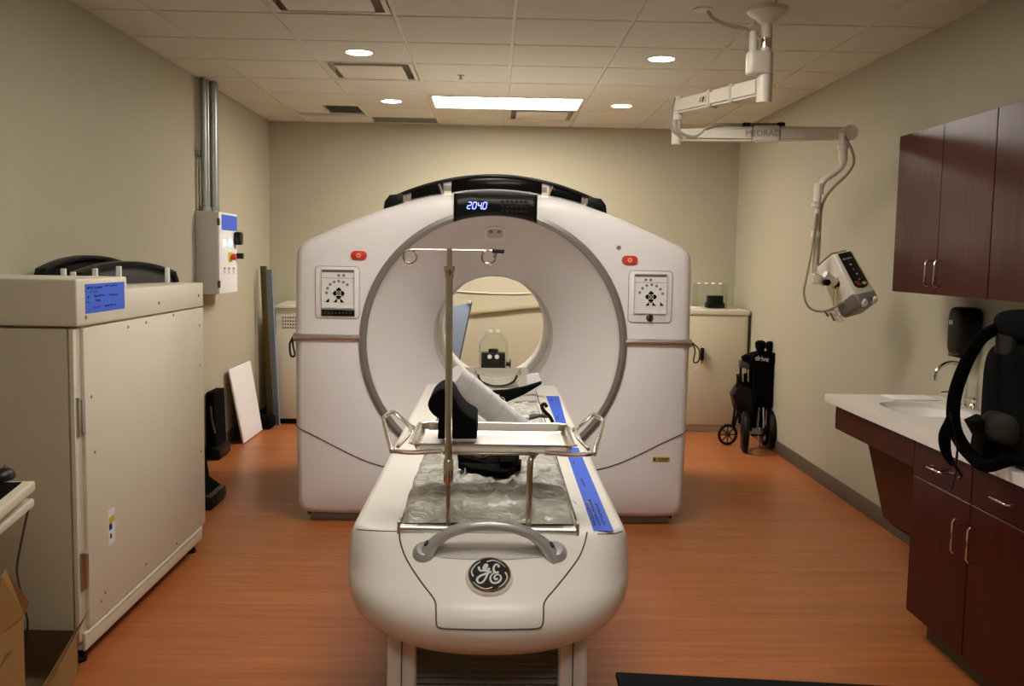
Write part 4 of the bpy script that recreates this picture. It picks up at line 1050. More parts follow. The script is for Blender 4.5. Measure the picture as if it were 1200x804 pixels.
def jar(name, cx, cy, z0, wd, h, lab, block, dome):
    t = thing(name, (cx, cy, z0), lab, 'phantom case')
    bm = nb()
    if dome: prof = [(0, h), (wd * .26, h), (wd * .30, h - .01), (wd * .46, h - .07), (wd * .5, h - .10), (wd * .5, .02), (wd * .5, 0), (wd * .47, 0), (wd * .47, h - .10), (wd * .27, h - .014), (0, h - .010)]; lathe(bm, prof, Matrix.Translation((cx, cy, z0)), n=8 if False else 24)
    else:
        box(bm, cx - wd / 2, cx + wd / 2, cy - .12, cy - .116, z0, z0 + h); box(bm, cx - wd / 2, cx + wd / 2, cy + .116, cy + .12, z0, z0 + h)
        box(bm, cx - wd / 2, cx - wd / 2 + .004, cy - .116, cy + .116, z0, z0 + h); box(bm, cx + wd / 2 - .004, cx + wd / 2, cy - .116, cy + .116, z0, z0 + h)
        box(bm, cx - wd / 2, cx + wd / 2, cy - .12, cy + .12, z0 + h, z0 + h + .004)
    mk('clear_shell', bm, 'glass', t)
    x0, x1, zh = block
    bm = nb(); box(bm, cx + x0, cx + x1, cy - .06, cy + .06, z0 + .012, z0 + zh, bev=.006); mk('black_core', bm, 'black', t)
    if dome:
        for s in (-1, 1):
            bm = nb(); lathe(bm, [(0, 0), (.018, 0), (.018, .004), (0, .004)], frame_at((cx + s * .03, cy - .061, z0 + zh - .03), (1, 0, 0), (0, 0, 1)), n=16); mk('white_plug', bm, 'paper', t)
        bm = nb(); lathe(bm, [(0, 0), (.045, 0), (.04, .03), (0, .035)], Matrix.Translation((cx, cy, z0 + zh)), n=20); mk('core_cap', bm, 'black', t)
        bm = nb(); cyl(bm, (cx + wd * .44, cy, z0 + .07), (cx + wd * .58, cy, z0 + .07), .02); box(bm, cx + wd * .56, cx + wd * .60, cy - .02, cy + .02, z0 + .03, z0 + .11, bev=.004); mk('side_valve', bm, 'black', t)
        for s in (-1, 1):
            bm = nb(); lathe(bm, [(0, .02), (.02, .018), (.022, 0), (0, 0)], Matrix.Translation((cx + s * .032, cy, z0 + h)), n=16); mk('top_plug', bm, 'pale', t)
    else:
        bm = nb(); box(bm, cx + x0 - .01, cx + x1 + .01, cy - .075, cy + .075, z0 + .004, z0 + .05, bev=.004); mk('core_foot', bm, 'black', t)
        for k in range(4):
            bm = nb(); lathe(bm, [(0, .012), (.016, .010), (.018, 0), (0, 0)], Matrix.Translation((cx - wd * .36 + k * wd * .24, cy, z0 + h + .004)), n=14); mk('top_plug', bm, 'paper', t)
    return t
jar('phantom_case', 1.965, 8.70, 1.096, .27, .215, 'clear box with a black block inside, on top of the far right beige cabinet', (-.015, .115, .115), False)
bm = nb(); box(bm, 1.72, 1.86, 8.5, 8.62, 1.096, 1.112, bev=.003); tag(mk('folded_papers', bm, 'paper'), 'small stack of white papers on the far right beige cabinet', 'papers')

# folded transport walker near the wall
wk = thing('folded_transport_chair', (2.05, 7.8, 0), 'black folded transport chair on wheels standing by the right wall', 'wheelchair')
YW = 7.75
def W(px, py, dy=0): return at(px, py, y=YW + dy)
def wheel(c, R_, axis_dir, m, spokes, tw, name='wheel'):
    fr2 = frame_at(c, Vector(axis_dir).cross(Vector((0, 0, 1))), (0, 0, 1))
    bm = nb(); tube(bm, [fr2 @ Vector((math.cos(2 * PI * k / 28) * (R_ - tw), math.sin(2 * PI * k / 28) * (R_ - tw), 0)) for k in range(28)], tw, n=8, cyc=True)
    o = mk(name, bm, m, wk)
    bm = nb(); cyl(bm, fr2 @ Vector((0, 0, -.02)), fr2 @ Vector((0, 0, .02)), .018, n=14)
    for k in range(spokes):
        a = 2 * PI * k / spokes; cyl(bm, fr2 @ Vector((0, 0, 0)), fr2 @ Vector((math.cos(a) * (R_ - tw), math.sin(a) * (R_ - tw), 0)), .006, n=6)
    mk('spokes', bm, 'dgrey', o); return o
c = W(853, 501, .10); wheel(Vector((c.x, c.y, .090)), .090, (.25, -1, 0), 'black', 8, .012)
for px, py, dy, Rw in ((873, 505, -.15, .165), (896, 506, .13, .150), (904, 506, -.04, .160)):
    c = W(px, py, dy); wheel(Vector((c.x, c.y, Rw)), Rw, (1, -.22, 0), 'black', 7, .030)
c = W(911, 513, .05); wheel(Vector((c.x - .03, c.y + .12, .090)), .090, (1, -.3, 0), 'black', 6, .014)
for pts, r in (([(868, 428), (867, 470), (860, 500)], .011), ([(879, 425), (878, 470), (880, 505)], .011), ([(903, 420), (905, 470), (905, 506)], .011), ([(865, 440), (861, 480), (858, 500)], .010),
               ([(890, 470), (888, 500), (890, 522)], .009), ([(899, 470), (897, 500), (896, 516)], .009)):
    bm = nb(); tube(bm, smooth_pts([W(a, b, .0) for a, b in pts], 4), r, n=8); mk('frame_tube', bm, 'black' if r > .0095 else 'silver', wk)
for a_, b_ in (((880, 510), (902, 510)), ((878, 480), (906, 480)), ((862, 470), (882, 474)), ((880, 440), (905, 438))):
    bm = nb(); cyl(bm, W(*a_), W(*b_), .009, n=8); mk('cross_bar', bm, 'black', wk)
for (a, b, dy) in ((891, 398, -.02), (903, 399, .06)):
    bm = nb(); p = W(a, b + 14, dy); q_ = W(a, b + 1, dy); tube(bm, [p, p * .6 + q_ * .4, q_ * .85 + p * .15, q_], [.026, .042, .042, .022], n=14); mk('arm_pad', bm, 'foam', wk)
P = [(877, 423), (882, 414), (893, 411), (906, 413), (918, 417), (917, 422), (906, 427), (904, 476), (898, 478), (882, 476), (881, 430)]
bm = nb(); prism(bm, [(W(a, b).x, W(a, b).z) for a, b in P], 'y', YW - .05, YW + .09, bev=.012); seat = mk('folded_seat', bm, 'fabric', wk)
P = [(870, 418), (876, 415), (882, 420), (880, 426), (871, 424)]
bm = nb(); prism(bm, [(W(a, b).x, W(a, b).z) for a, b in P], 'y', YW - .02, YW + .05, bev=.008); mk('arm_pad', bm, 'foam', wk)
P = [(867, 422), (873, 424), (878, 428), (876, 433), (867, 430)]
bm = nb(); prism(bm, [(W(a, b).x, W(a, b).z) for a, b in P], 'y', YW - .02, YW + .05, bev=.006); mk('bracket', bm, 'dgrey', wk)
P = [(866, 440), (884, 438), (908, 440), (907, 500), (884, 503), (868, 498)]
bm = nb(); prism(bm, [(W(a, b).x, W(a, b).z) for a, b in P], 'y', YW + .03, YW + .10, bev=.012); mk('dark_fill', bm, 'fabric', wk)  # black block filling in between the frame tubes
P = [(858, 462), (866, 450), (881, 456), (883, 485), (870, 488), (862, 480)]
bm = nb(); prism(bm, [(W(a, b).x, W(a, b).z) for a, b in P], 'y', YW - .03, YW + .10, bev=.012); mk('leg_rest', bm, 'black', wk)
for px, m in ((868, 'silver'), (874, 'silver'), (892, 'pale')):
    bm = nb(); a = W(px, 432 if px < 880 else 476); b = W(px, 446 if px < 880 else 500); cyl(bm, a + Vector((0, -.07, 0)), b + Vector((0, -.07, 0)), .005, n=6); mk('bright_tube', bm, m, wk)
def word(txt, size, m, Mx, parent, name='lettering', label=None, ext=.0008, bold=0):
    cu = bpy.data.curves.new(name, 'FONT'); cu.body = txt; cu.size = size; cu.extrude = ext; cu.offset = bold; cu.align_x = 'CENTER'; cu.align_y = 'CENTER'
    to = bpy.data.objects.new('tmp', cu); COL.objects.link(to)
    dg = bpy.context.evaluated_depsgraph_get(); me = bpy.data.meshes.new_from_object(to.evaluated_get(dg))
    bm = bmesh.new(); bm.from_mesh(me); bpy.data.objects.remove(to); bpy.data.meshes.remove(me)
    bmesh.ops.transform(bm, matrix=Mx, verts=bm.verts)
    return mk(name, bm, m, parent, label)
c = W(893, 420.5, -.052); word('drive', .055, 'pale', frame_at((c.x, YW - .052, c.z), (1, 0, -.12), (.12, 0, 1)), seat, bold=.001)

# upper cabinets
def handle_bar(parent, p0, p1, out, r=.0045):
    o_ = Vector(out); p0, p1 = Vector(p0), Vector(p1); d_ = (p1 - p0).normalized() * .010
    bm = nb(); tube(bm, [p0, p0 + o_ * .75, p0 + o_ + d_, p1 + o_ - d_, p1 + o_ * .75, p1], r, n=10); return mk('handle', bm, 'chrome', parent)
def upper(y0, y1, lab, ym):
    t = thing('upper_cabinet', ((1.99 + XR) / 2, (y0 + y1) / 2, 1.39), lab, 'wall cabinet', 'dark cherry wall cabinets')
    bm = nb(); box(bm, 2.0, XR - .002, y0 + .001, y1 - .001, 1.39, 2.15, bev=.001, seg=1); mk('body', bm, 'cherry', t)
    for a, b, hy in ((y0, ym, ym - .045), (ym, y1, ym + .045)):
        bm = nb(); box(bm, 1.98, 1.999, a + .002, b - .002, 1.392, 2.148, bev=.0015, seg=1); d_ = mk('door', bm, 'cherry', t)
        handle_bar(d_, (1.981, hy, 1.43), (1.981, hy, 1.545), (-.032, 0, 0))
upper(3.82, 4.745, 'dark cherry wall cabinet with two doors, the far one above the sink', 4.275)
upper(2.90, 3.818, 'dark cherry wall cabinet with two doors, the near one cut by the right edge', 3.36)
# base cabinet
bc = thing('base_cabinet', (2.0, 3.36, 0), 'dark cherry base cabinet with two drawers over two doors under the worktop', 'cabinet')
XFc = 1.725
bm = nb(); box(bm, XFc + .02, XR - .002, 2.88, 3.83, .105, .822, bev=.001, seg=1); mk('body', bm, 'cherry', bc)
bm = nb(); box(bm, XFc + .075, XR - .02, 2.88, 3.79, 0, .105); mk('toe_kick', bm, 'base', bc)
for y0, y1, hy in ((3.357, 3.83, 3.415), (2.88, 3.353, 3.30)):
    bm = nb(); box(bm, XFc, XFc + .019, y0, y1 - .002, .108, .672, bev=.0015, seg=1); d_ = mk('door', bm, 'cherry', bc)
    handle_bar(d_, (XFc, hy, .475), (XFc, hy, .60), (-.032, 0, 0))
    bm = nb(); box(bm, XFc, XFc + .019, y0, y1 - .002, .676, .818, bev=.0015, seg=1); d_ = mk('drawer', bm, 'cherry', bc)
    ym = (y0 + y1) / 2; handle_bar(d_, (XFc, ym - .06, .745), (XFc, ym + .06, .745), (-.032, 0, 0))
b3 = thing('base_cabinet', (2.0, 2.42, 0), 'dark cherry base cabinet beyond the right edge, nearest the camera', 'cabinet')
bm = nb(); box(bm, XFc + .02, XR - .002, 1.98, 2.877, .105, .822); mk('body', bm, 'cherry', b3)
bm = nb(); box(bm, XFc + .075, XR - .02, 1.98, 2.877, 0, .105); mk('toe_kick', bm, 'base', b3)
for y0, y1 in ((2.43, 2.877), (1.98, 2.427)):
    bm = nb(); box(bm, XFc, XFc + .019, y0, y1 - .002, .108, .672, bev=.0015, seg=1); mk('door', bm, 'cherry', b3)
    bm = nb(); box(bm, XFc, XFc + .019, y0, y1 - .002, .676, .818, bev=.0015, seg=1); mk('drawer', bm, 'cherry', b3)
# apron and knee panel
ap = thing('sink_apron', (2.0, 4.28, .30), 'dark cherry sink apron with a sloping knee panel beneath it', 'sink cabinet')
bm = nb(); box(bm, XFc, XFc + .02, 3.832, 4.735, .70, .818, bev=.0015, seg=1); box(bm, XFc, XR - .002, 4.715, 4.735, .70, .818); mk('apron_board', bm, 'cherry', ap)
bm = nb(); prism(bm, [(1.80, .699), (1.90, .31), (1.93, .31), (1.93, .28), (XR - .004, .28), (XR - .004, .699)], 'y', 3.845, 4.52, bev=.001, seg=1); mk('knee_panel', bm, 'cherry', ap)
# worktop with sink cut-out
def bowl(cx, cy, a, b, n=40, ex=3.2):
    return [(cx + a * math.copysign(abs(math.cos(t)) ** (2 / ex), math.cos(t)), cy + b * math.copysign(abs(math.sin(t)) ** (2 / ex), math.sin(t))) for t in [2 * PI * k / n for k in range(n)]]
SX, SY, SA, SB = 2.00, 4.36, .165, .225
wt = thing('worktop', (2.0, 3.4, .822), 'long pale speckled worktop running along the right wall with an inset sink', 'worktop')
bm = nb(); xa, xb, ya, yb2 = 1.70, XR - .002, 1.95, 4.83; za, zb = .823, .861
nS = 40; inner = bowl(SX, SY, SA, SB); outer = []
for k in range(nS):
    t = 2 * PI * k / nS; c_, s_ = math.cos(t), math.sin(t)
    sc2 = min(((xb - SX) / c_ if c_ > 1e-9 else ((xa - SX) / c_ if c_ < -1e-9 else 9)), ((yb2 - SY) / s_ if s_ > 1e-9 else ((SY - .42 - SY) / s_ if s_ < -1e-9 else 9)))
    outer.append((SX + c_ * sc2, SY + s_ * sc2))
def cornerfix(pts):
    for cx_, cy_ in ((xa, yb2), (xb, yb2), (xa, SY - .42), (xb, SY - .42)):
        k = min(range(len(pts)), key=lambda i: (pts[i][0] - cx_) ** 2 + (pts[i][1] - cy_) ** 2); pts[k] = (cx_, cy_)
cornerfix(outer)
loft(bm, [[Vector((x, y, za)) for x, y in outer], [Vector((x, y, zb)) for x, y in outer], [Vector((x, y, zb)) for x, y in inner], [Vector((x, y, za)) for x, y in inner], [Vector((x, y, za)) for x, y in outer]])
box(bm, xa, xb, ya, SY - .42, za, zb)
mk('slab', bm, 'counter', wt)
bm = nb(); R4 = [[Vector((x, y, z)) for x, y in bowl(SX, SY, SA + d_, SB + d_)] for z, d_ in ((.836, .012), (.836, .0), (.80, -.006), (.74, -.018), (.715, -.035), (.706, -.07), (.703, -.12))]
vs = loft(bm, R4); bm.faces.new(vs[-1])
sk = mk('basin', bm, 'sink', wt, 'white oval basin', smooth=60)
bm = nb(); lathe(bm, [(0, .002), (.022, .002), (.024, 0), (0, 0)], Matrix.Translation((SX, SY, .704)), n=20); mk('drain', bm, 'chrome', sk)
bm = nb(); box(bm, 1.97, 2.20, 4.63, 4.80, .8615, .866, bev=.002); tag(mk('white_sheet', bm, 'paper'), 'flat white sheet on the worktop behind the sink', 'paper towel')  # thin white slab lying behind the sink
# faucet
fx, fy = 2.225, 4.44
fc = thing('gooseneck_faucet', (fx, fy, .861), 'chrome gooseneck faucet with two lever handles behind the sink', 'faucet')
bm = nb(); prism(bm, rrect(fx, fy, .05, .22, .024), 'z', .861, .873, bev=.004); mk('base_plate', bm, 'chrome', fc)
tip = Vector((2.075, 4.44, 1.0))
bm = nb(); tube(bm, smooth_pts([(fx, fy, .87), (fx, fy, .98), (fx - .012, fy, 1.035), (fx - .05, fy, 1.068), (fx - .10, fy, 1.065), (fx - .138, fy, 1.035), (fx - .15, fy, 1.0)], 5), .0095, n=12); mk('spout', bm, 'chrome', fc)
bm = nb(); cyl(bm, (fx - .15, fy, .985), (fx - .15, fy, 1.004), .013, n=14); mk('aerator', bm, 'chrome', fc)
for s in (-1, 1):
    bm = nb(); lathe(bm, [(0, .05), (.012, .048), (.018, .036), (.012, .022), (.022, .008), (.023, 0), (0, 0)], Matrix.Translation((fx, fy + s * .085, .872)), n=18); hd = mk('tap_handle', bm, 'chrome', fc)
    bm = nb(); tube(bm, [(fx, fy + s * .085, .912), (fx - .03, fy + s * .10, .918), (fx - .06, fy + s * .11, .914)], [.007, .006, .007], n=8); mk('lever', bm, 'chrome', hd)
def blob(bm, x0, x1, y0, y1, z0, z1, ex=.45, n=28, m=18, taper=.0):
    t = bmesh.new(); R_ = []
    for j in range(m + 1):
        ph = -PI / 2 + PI * j / m; cp, sp_ = math.cos(ph), math.sin(ph); row = []
        zz = (z0 + z1) / 2 + (z1 - z0) / 2 * math.copysign(abs(sp_) ** ex, sp_); k_ = abs(cp) ** ex
        tp_ = 1 - taper * (zz - z0) / (z1 - z0)
        for i in range(n):
            th = 2 * PI * i / n; c_, s2 = math.cos(th), math.sin(th)
            row.append(t.verts.new(((x0 + x1) / 2 + (x1 - x0) / 2 * k_ * tp_ * math.copysign(abs(c_) ** ex, c_), (y0 + y1) / 2 + (y1 - y0) / 2 * k_ * tp_ * math.copysign(abs(s2) ** ex, s2), zz)))
        R_.append(row)
    for A_, C_ in zip(R_, R_[1:]):
        for i in range(n): t.faces.new((A_[i], A_[(i + 1) % n], C_[(i + 1) % n], C_[i]))
    merge(bm, t); return bm
# dispenser
dp = thing('soap_dispenser', (XR - .06, 4.56, 1.09), 'black wall mounted soap dispenser above the faucet', 'dispenser')
bm = nb(); blob(bm, 2.172, XR - .001, 4.42, 4.56, 1.098, 1.33, ex=.38); s_ = mk('housing', bm, 'black', dp)
bm = nb(); box(bm, XR - .105, XR - .03, 4.43, 4.55, 1.092, 1.112, bev=.003); mk('push_lever', bm, 'blackgloss', dp)
bm = nb()
for k in range(2): box(bm, 2.1712, 2.174, 4.495 + k * .020, 4.508 + k * .020, 1.245, 1.266, bev=.001)
mk('small_print', bm, 'pale', s_)

# backpack
bp_ = thing('backpack', (1.93, 3.10, .861), 'large black backpack standing on the worktop with its shoulder straps facing the room', 'backpack')
bm = nb(); blob(bm, 1.745, 2.12, 2.86, 3.36, .862, 1.365, ex=.38, taper=.06); pk = mk('main_bag', bm, 'fabric', bp_, smooth=60)
bm = nb(); blob(bm, 1.700, 1.775, 2.93, 3.31, .88, 1.27, ex=.5); mk('back_padding', bm, 'fabric', bp_, smooth=60)
bm = nb(); a = at(1180, 408, x=1.725); blob(bm, 1.705, 1.735, a.y - .06, a.y + .05, a.z - .05, a.z + .05, ex=.4); mk('mesh_patch', bm, 'mesh', bp_, 'grey mesh patch')
bm = nb(); a = at(1172, 500, x=1.70); blob(bm, 1.66, 1.76, a.y - .12, a.y + .10, a.z - .055, a.z + .05, ex=.7); mk('lumbar_pad', bm, 'mesh', bp_, 'dark grey rounded lumbar pad')
bm = nb(); blob(bm, 1.70, 2.0, 2.90, 3.32, 1.27, 1.385, ex=.6); mk('top_flap', bm, 'fabric', bp_, smooth=60)
yk = 3.22
def K(px, py, dy=0): return at(px, py, y=yk + dy)
strap = [K(1195, 385, -.1), K(1175, 384), K(1155, 392), K(1142, 407), K(1131, 428), K(1121, 455), K(1117, 480), K(1119, 503), K(1127, 520, -.02), K(1136, 532, -.04), K(1147, 543, -.08), K(1158, 546, -.12), K(1172, 543, -.14), K(1192, 536, -.14)]
P = smooth_pts(strap, 5); bm = nb()
rs = [.019 + .006 * math.sin(PI * min(1, i / (len(P) - 1) * 1.0)) for i in range(len(P))]
tube(bm, P, rs, n=12, flat=.55, upv=(0, -1, .2)); mk('shoulder_strap', bm, 'fabric', bp_, smooth=60)
P = [K(a, b) for a, b in ((1136, 494), (1151, 487), (1166, 496), (1168, 543), (1152, 545), (1143, 530), (1146, 512))]
bm = nb(); prism(bm, [(p.x, max(p.z, .8625)) for p in P], 'y', yk - .05, yk + .05, bev=.010); mk('lower_padding', bm, 'fabric', bp_)
P = smooth_pts([K(1150, 505, .03), K(1150, 515, .03), K(1154, 524), K(1165, 526, -.05)], 4)
bm = nb(); tube(bm, P, .015, n=10, flat=.5, upv=(0, -1, .2)); mk('hip_strap', bm, 'fabric', bp_)
P = smooth_pts([K(1114, 484, -.03), K(1112, 496, -.05), K(1107, 512, -.06), K(1109, 530, -.07), K(1116, 545, -.08)], 5)
bm = nb(); tube(bm, P, [.008 + .014 * math.sin(PI * i / (len(P) - 1)) for i in range(len(P))], n=10, flat=.35, upv=(0, -1, .2)); mk('hip_strap', bm, 'fabric', bp_)
for pts, r in (([(1113, 484), (1118, 505), (1122, 530), (1120, 545)], .005), ([(1116, 541), (1120, 548), (1126, 556), (1124, 561)], .012), ([(1118, 545), (1110, 550), (1103, 552)], .006), ([(1121, 547), (1119, 560), (1115, 574)], .005), ([(1124, 522), (1121, 532), (1121, 545)], .005)):
    bm = nb(); tube(bm, smooth_pts([K(a, b, -.08) for a, b in pts], 4), r, n=6, flat=.5); mk('webbing', bm, 'black', bp_)

# ================================================================== CEILING ARM AND INJECTOR
arm = thing('ceiling_support_arm', (1.31, 4.73, 2.3), 'cream jointed support arm hanging from the ceiling beside the right wall cabinets', 'ceiling arm')
ax_, ay_ = 1.30, 4.73
bm = nb(); lathe(bm, [(0, 0), (.098, 0), (.098, -.018), (.085, -.035), (.05, -.055), (.032, -.075), (0, -.075)], Matrix.Translation((ax_, ay_, HC - .002)), n=32); cn = mk('canopy', bm, 'armwhite', arm)
bm = nb(); cyl(bm, (ax_, ay_, 2.53), (ax_, ay_, 2.68), .027, n=20); mk('column', bm, 'armwhite', arm)
bm = nb(); cyl(bm, (ax_, ay_, 2.555), (ax_, ay_, 2.60), .0285, n=20); mk('column_sleeve', bm, 'chrome', arm)
bm = nb(); prism(bm, rrect(ax_ - .030, ay_, .125, .085, .03), 'z', 2.425, 2.535, bev=.012, seg=3); mk('gear_housing', bm, 'armwhite', arm)
bm = nb(); cyl(bm, (ax_ - .060, ay_, 2.52), (ax_ - .060, ay_, 2.63), .022, n=18); mk('side_cylinder', bm, 'armwhite', arm)
bm = nb(); cyl(bm, (ax_, ay_, 2.295), (ax_, ay_, 2.43), .037, n=24); mk('pivot_drum', bm, 'armwhite', arm)
J = Vector((.985, 5.30, 2.355))
def beam(p, q_, w0, h0, w1, h1, bev=.012):
    p, q_ = Vector(p), Vector(q_); d_ = (q_ - p); L_ = d_.length; x_ = d_.normalized(); y_ = Vector((0, 0, 1)).cross(x_).normalized(); z_ = x_.cross(y_)
    t = bmesh.new(); A_ = [t.verts.new(p + y_ * a + z_ * b) for a, b in ((-w0 / 2, -h0 / 2), (w0 / 2, -h0 / 2), (w0 / 2, h0 / 2), (-w0 / 2, h0 / 2))]
    C_ = [t.verts.new(q_ + y_ * a + z_ * b) for a, b in ((-w1 / 2, -h1 / 2), (w1 / 2, -h1 / 2), (w1 / 2, h1 / 2), (-w1 / 2, h1 / 2))]
    t.faces.new(A_[::-1]); t.faces.new(C_)
    for i in range(4): t.faces.new((A_[i], A_[(i + 1) % 4], C_[(i + 1) % 4], C_[i]))
    bmesh.ops.recalc_face_normals(t, faces=t.faces); bmesh.ops.bevel(t, geom=t.edges[:], offset=bev, segments=3, affect='EDGES')
    bm = nb(); merge(bm, t); return bm
S0 = Vector((ax_, ay_, 2.372))
up1 = mk('upper_arm', beam(S0 + (J - S0).normalized() * .02, J, .06, .085, .05, .075), 'armwhite', arm)
for f_, wd in ((.30, .03), (.55, .05)):
    c0 = S0.lerp(J, f_); mk('arm_sleeve', beam(c0, S0.lerp(J, f_ + .05), .068, .094, .067, .093, .008), 'lightgrey', up1)
c0 = S0.lerp(J, .62); n_ = (J - S0).normalized(); sd = Vector((-n_.y, n_.x, 0)); sd = sd if sd.y < 0 else -sd
for k, (dx) in enumerate((-.022, 0, .022)):
    bm = nb(); p = c0 + n_ * dx + sd * .033; tube(bm, [p + Vector((0, 0, .014)), p + Vector((0, 0, -.012)) + n_ * .008], .004, n=6); mk('arrow_mark', bm, 'brass' if k != 1 else 'dgrey', up1)
bm = nb(); cyl(bm, J + Vector((0, 0, .055)), J + Vector((0, 0, -.20)), .026, n=20); lathe(bm, [(.026, 0), (.034, -.004), (.034, -.03), (.026, -.034)], Matrix.Translation(J + Vector((0, 0, -.04))), n=20); mk('elbow_joint', bm, 'armwhite', arm)
J2 = J + Vector((.01, 0, -.150)); E_ = Vector((1.865, 5.10, 2.205))
fa = mk('spring_arm', beam(J2, J2.lerp(E_, .45), .060, .062, .065, .078, .014), 'armwhite', arm)
mk('arm_sleeve', beam(J2.lerp(E_, .44), J2.lerp(E_, .60), .070, .086, .070, .086, .008), 'armwhite', fa)
mk('arm_cover', beam(J2.lerp(E_, .59), E_, .062, .078, .060, .066, .012), 'armwhite', fa)
n_ = (E_ - J2).normalized(); c0 = J2.lerp(E_, .49)
word('MEDRAD', .045, 'greyprint', frame_at(c0 + Vector((0, -.0365, 0)), n_, (0, 0, 1)), fa)
for f_ in (.40, .60):
    c0 = J2.lerp(E_, f_) + Vector((0, 0, .048)); bm = nb(); box(bm, c0.x - .022, c0.x + .022, c0.y - .018, c0.y + .018, c0.z - .012, c0.z + .014, bev=.008); mk('cable_clip', bm, 'black', fa)
bm = nb(); tube(bm, [J2.lerp(E_, .40) + Vector((0, 0, .050)), J2.lerp(E_, .60) + Vector((0, 0, .048))], .011, n=10); mk('cable_tube', bm, 'bronze', fa)
bm = nb(); cyl(bm, E_ + Vector((-.015, -.04, 0)), E_ + Vector((-.015, .04, 0)), .040, n=24); mk('end_drum', bm, 'armwhite', arm)
bm = nb(); tube(bm, smooth_pts([J + Vector((-.01, -.02, -.07)), J + Vector((.0, -.03, -.13)), J + Vector((.09, -.045, -.165)), J2.lerp(E_, .2) + Vector((0, -.02, .045)), J2.lerp(E_, .4) + Vector((0, 0, .05))], 6), .009, n=8); mk('cable', bm, 'cable', arm)
bm = nb(); tube(bm, smooth_pts([J + Vector((-.02, -.02, .05)), J + Vector((-.035, -.02, -.02)), J + Vector((-.03, -.02, -.12)), J + Vector((.03, -.03, -.17))], 6), .008, n=8); mk('cable', bm, 'cable', arm)
bm = nb(); tube(bm, smooth_pts([(1.015, 4.76, HC - .01), (1.05, 4.76, HC - .05), (1.13, 4.75, HC - .085), (1.19, 4.74, HC - .095), (1.235, 4.73, HC - .12), (1.27, 4.70, HC - .16)], 6), .008, n=8); mk('cable', bm, 'cable', arm)
bm = nb(); lathe(bm, [(0, 0), (.045, 0), (.045, -.006), (.02, -.012), (0, -.012)], Matrix.Translation((.995, 4.765, HC - .002)), n=24); mk('cable_rosette', bm, 'armwhite', arm)
YD = 5.08
def D(px, py, dy=0): return at(px, py, y=YD + dy)
bm = nb(); cyl(bm, D(988.5, 156), D(988, 189), .023, n=18); lathe(bm, [(.023, 0), (.028, -.002), (.028, -.022), (.023, -.024)], Matrix.Translation(D(988, 170)), n=18); mk('drop_joint', bm, 'armwhite', arm)
bm = nb(); tube(bm, smooth_pts([D(988, 186), D(987, 194), D(979, 202), D(967, 210), D(962, 218), D(961, 228)], 5), .017, n=14); mk('offset_tube', bm, 'armwhite', arm)
bm = nb(); cyl(bm, D(959.5, 215), D(957.5, 237), .021, n=16); cyl(bm, D(957, 238), D(956.5, 243), .024, n=16); mk('drop_joint', bm, 'armwhite', arm)
bm = nb(); cyl(bm, D(959, 236), D(954, 320), .013, n=14); tp2 = mk('drop_tube', bm, 'armwhite', arm)
bm = nb(); cyl(bm, D(956.2, 271), D(955.8, 278), .022, n=16); mk('collar', bm, 'paper', arm)
bm = nb(); tube(bm, smooth_pts([D(990, 160, -.03), D(999, 178, -.02), D(1000, 192), D(992, 205), D(978, 218), D(967, 232), D(962, 250), D(960, 290), D(958, 310)], 6), .0075, n=8); mk('cable', bm, 'cable', arm)
bm = nb(); cyl(bm, D(953, 323), D(967, 331), .022, n=16); box(bm, D(950, 331).x, D(961, 331).x, YD - .03, YD + .03, D(950, 333).z, D(950, 322).z, bev=.006); br = mk('clamp_bracket', bm, 'armwhite', arm)
bm = nb(); c = D(967, 331, -.03); cyl(bm, c, c + Vector((.004, -.03, 0)), .017, n=16); mk('clamp_knob', bm, 'black', br)

ij = thing('injector_head', D(998, 322), 'white tilted injector head with a dark screen and yellow button hanging on the jointed arm', 'medical injector')
C0 = D(1003, 322, -.02)
# local frame: w = long axis (down-right), screen faces camera and slightly right/up
wv = Vector((.36, -.40, -.84)).normalized(); fv = Vector((.30, -.86, .42)); fv = (fv - wv * fv.dot(wv)).normalized(); sv = fv.cross(wv).normalized()
if sv.x < 0: sv = -sv
IM = Matrix((sv, wv, fv)).transposed().to_4x4(); IM.translation = C0; IM = IM @ Matrix.Diagonal((1.12, 1.12, 1.05, 1))   # u = right, v = down the axis, w = out of the screen
if IM.to_3x3().determinant() < 0: pass
def iprism(pts, w0, w1, m, name, bev=.0, parent=None, label=None, seg=3):
    bm = nb(); prism(bm, pts, 'z', w0, w1, bev=bev, seg=seg, Mx=IM); return mk(name, bm, m, parent or ij, label, smooth=50)
bodyp = [(-.052, -.135), (.048, -.135), (.062, -.12), (.066, .085), (.060, .125), (-.060, .125), (-.068, .085), (-.060, -.12)]
iprism(bodyp, -.17, 0, 'armwhite', 'body', bev=.022)
iprism([(-.050, -.143), (.044, -.143), (.044, -.130), (-.050, -.130)], -.15, -.02, 'dgrey', 'top_cap', bev=.006)
scp = iprism([(-.040, -.122), (.040, -.122), (.042, .052), (.030, .066), (.0, .072), (-.030, .066), (-.042, .052)], .0, .004, 'blackgloss', 'screen', bev=.0015)
c = rrect(.018, .050, .022, .014, .006); iprism(c, .004, .007, 'yellow', 'yellow_button', parent=scp)
iprism([(-.034, .030), (-.004, .034), (-.004, .058), (-.028, .056)], .004, .0052, 'red2', 'red_area', parent=scp)
for k, (u, v) in enumerate(((-.025, -.088), (-.010, -.088), (.006, -.088), (.02, -.088), (-.002, -.055), (.0, -.028), (.004, -.002), (.002, .026))):
    iprism(rrect(u, v, .009, .007, .002), .004, .0055, 'greyprint' if k % 2 else 'pale', 'screen_mark', parent=scp)
en_ = iprism([(-.068, .084), (.068, .084), (.064, .138), (.047, .152), (-.047, .152), (-.064, .138)], -.168, .006, 'grey', 'end_cap', bev=.028)
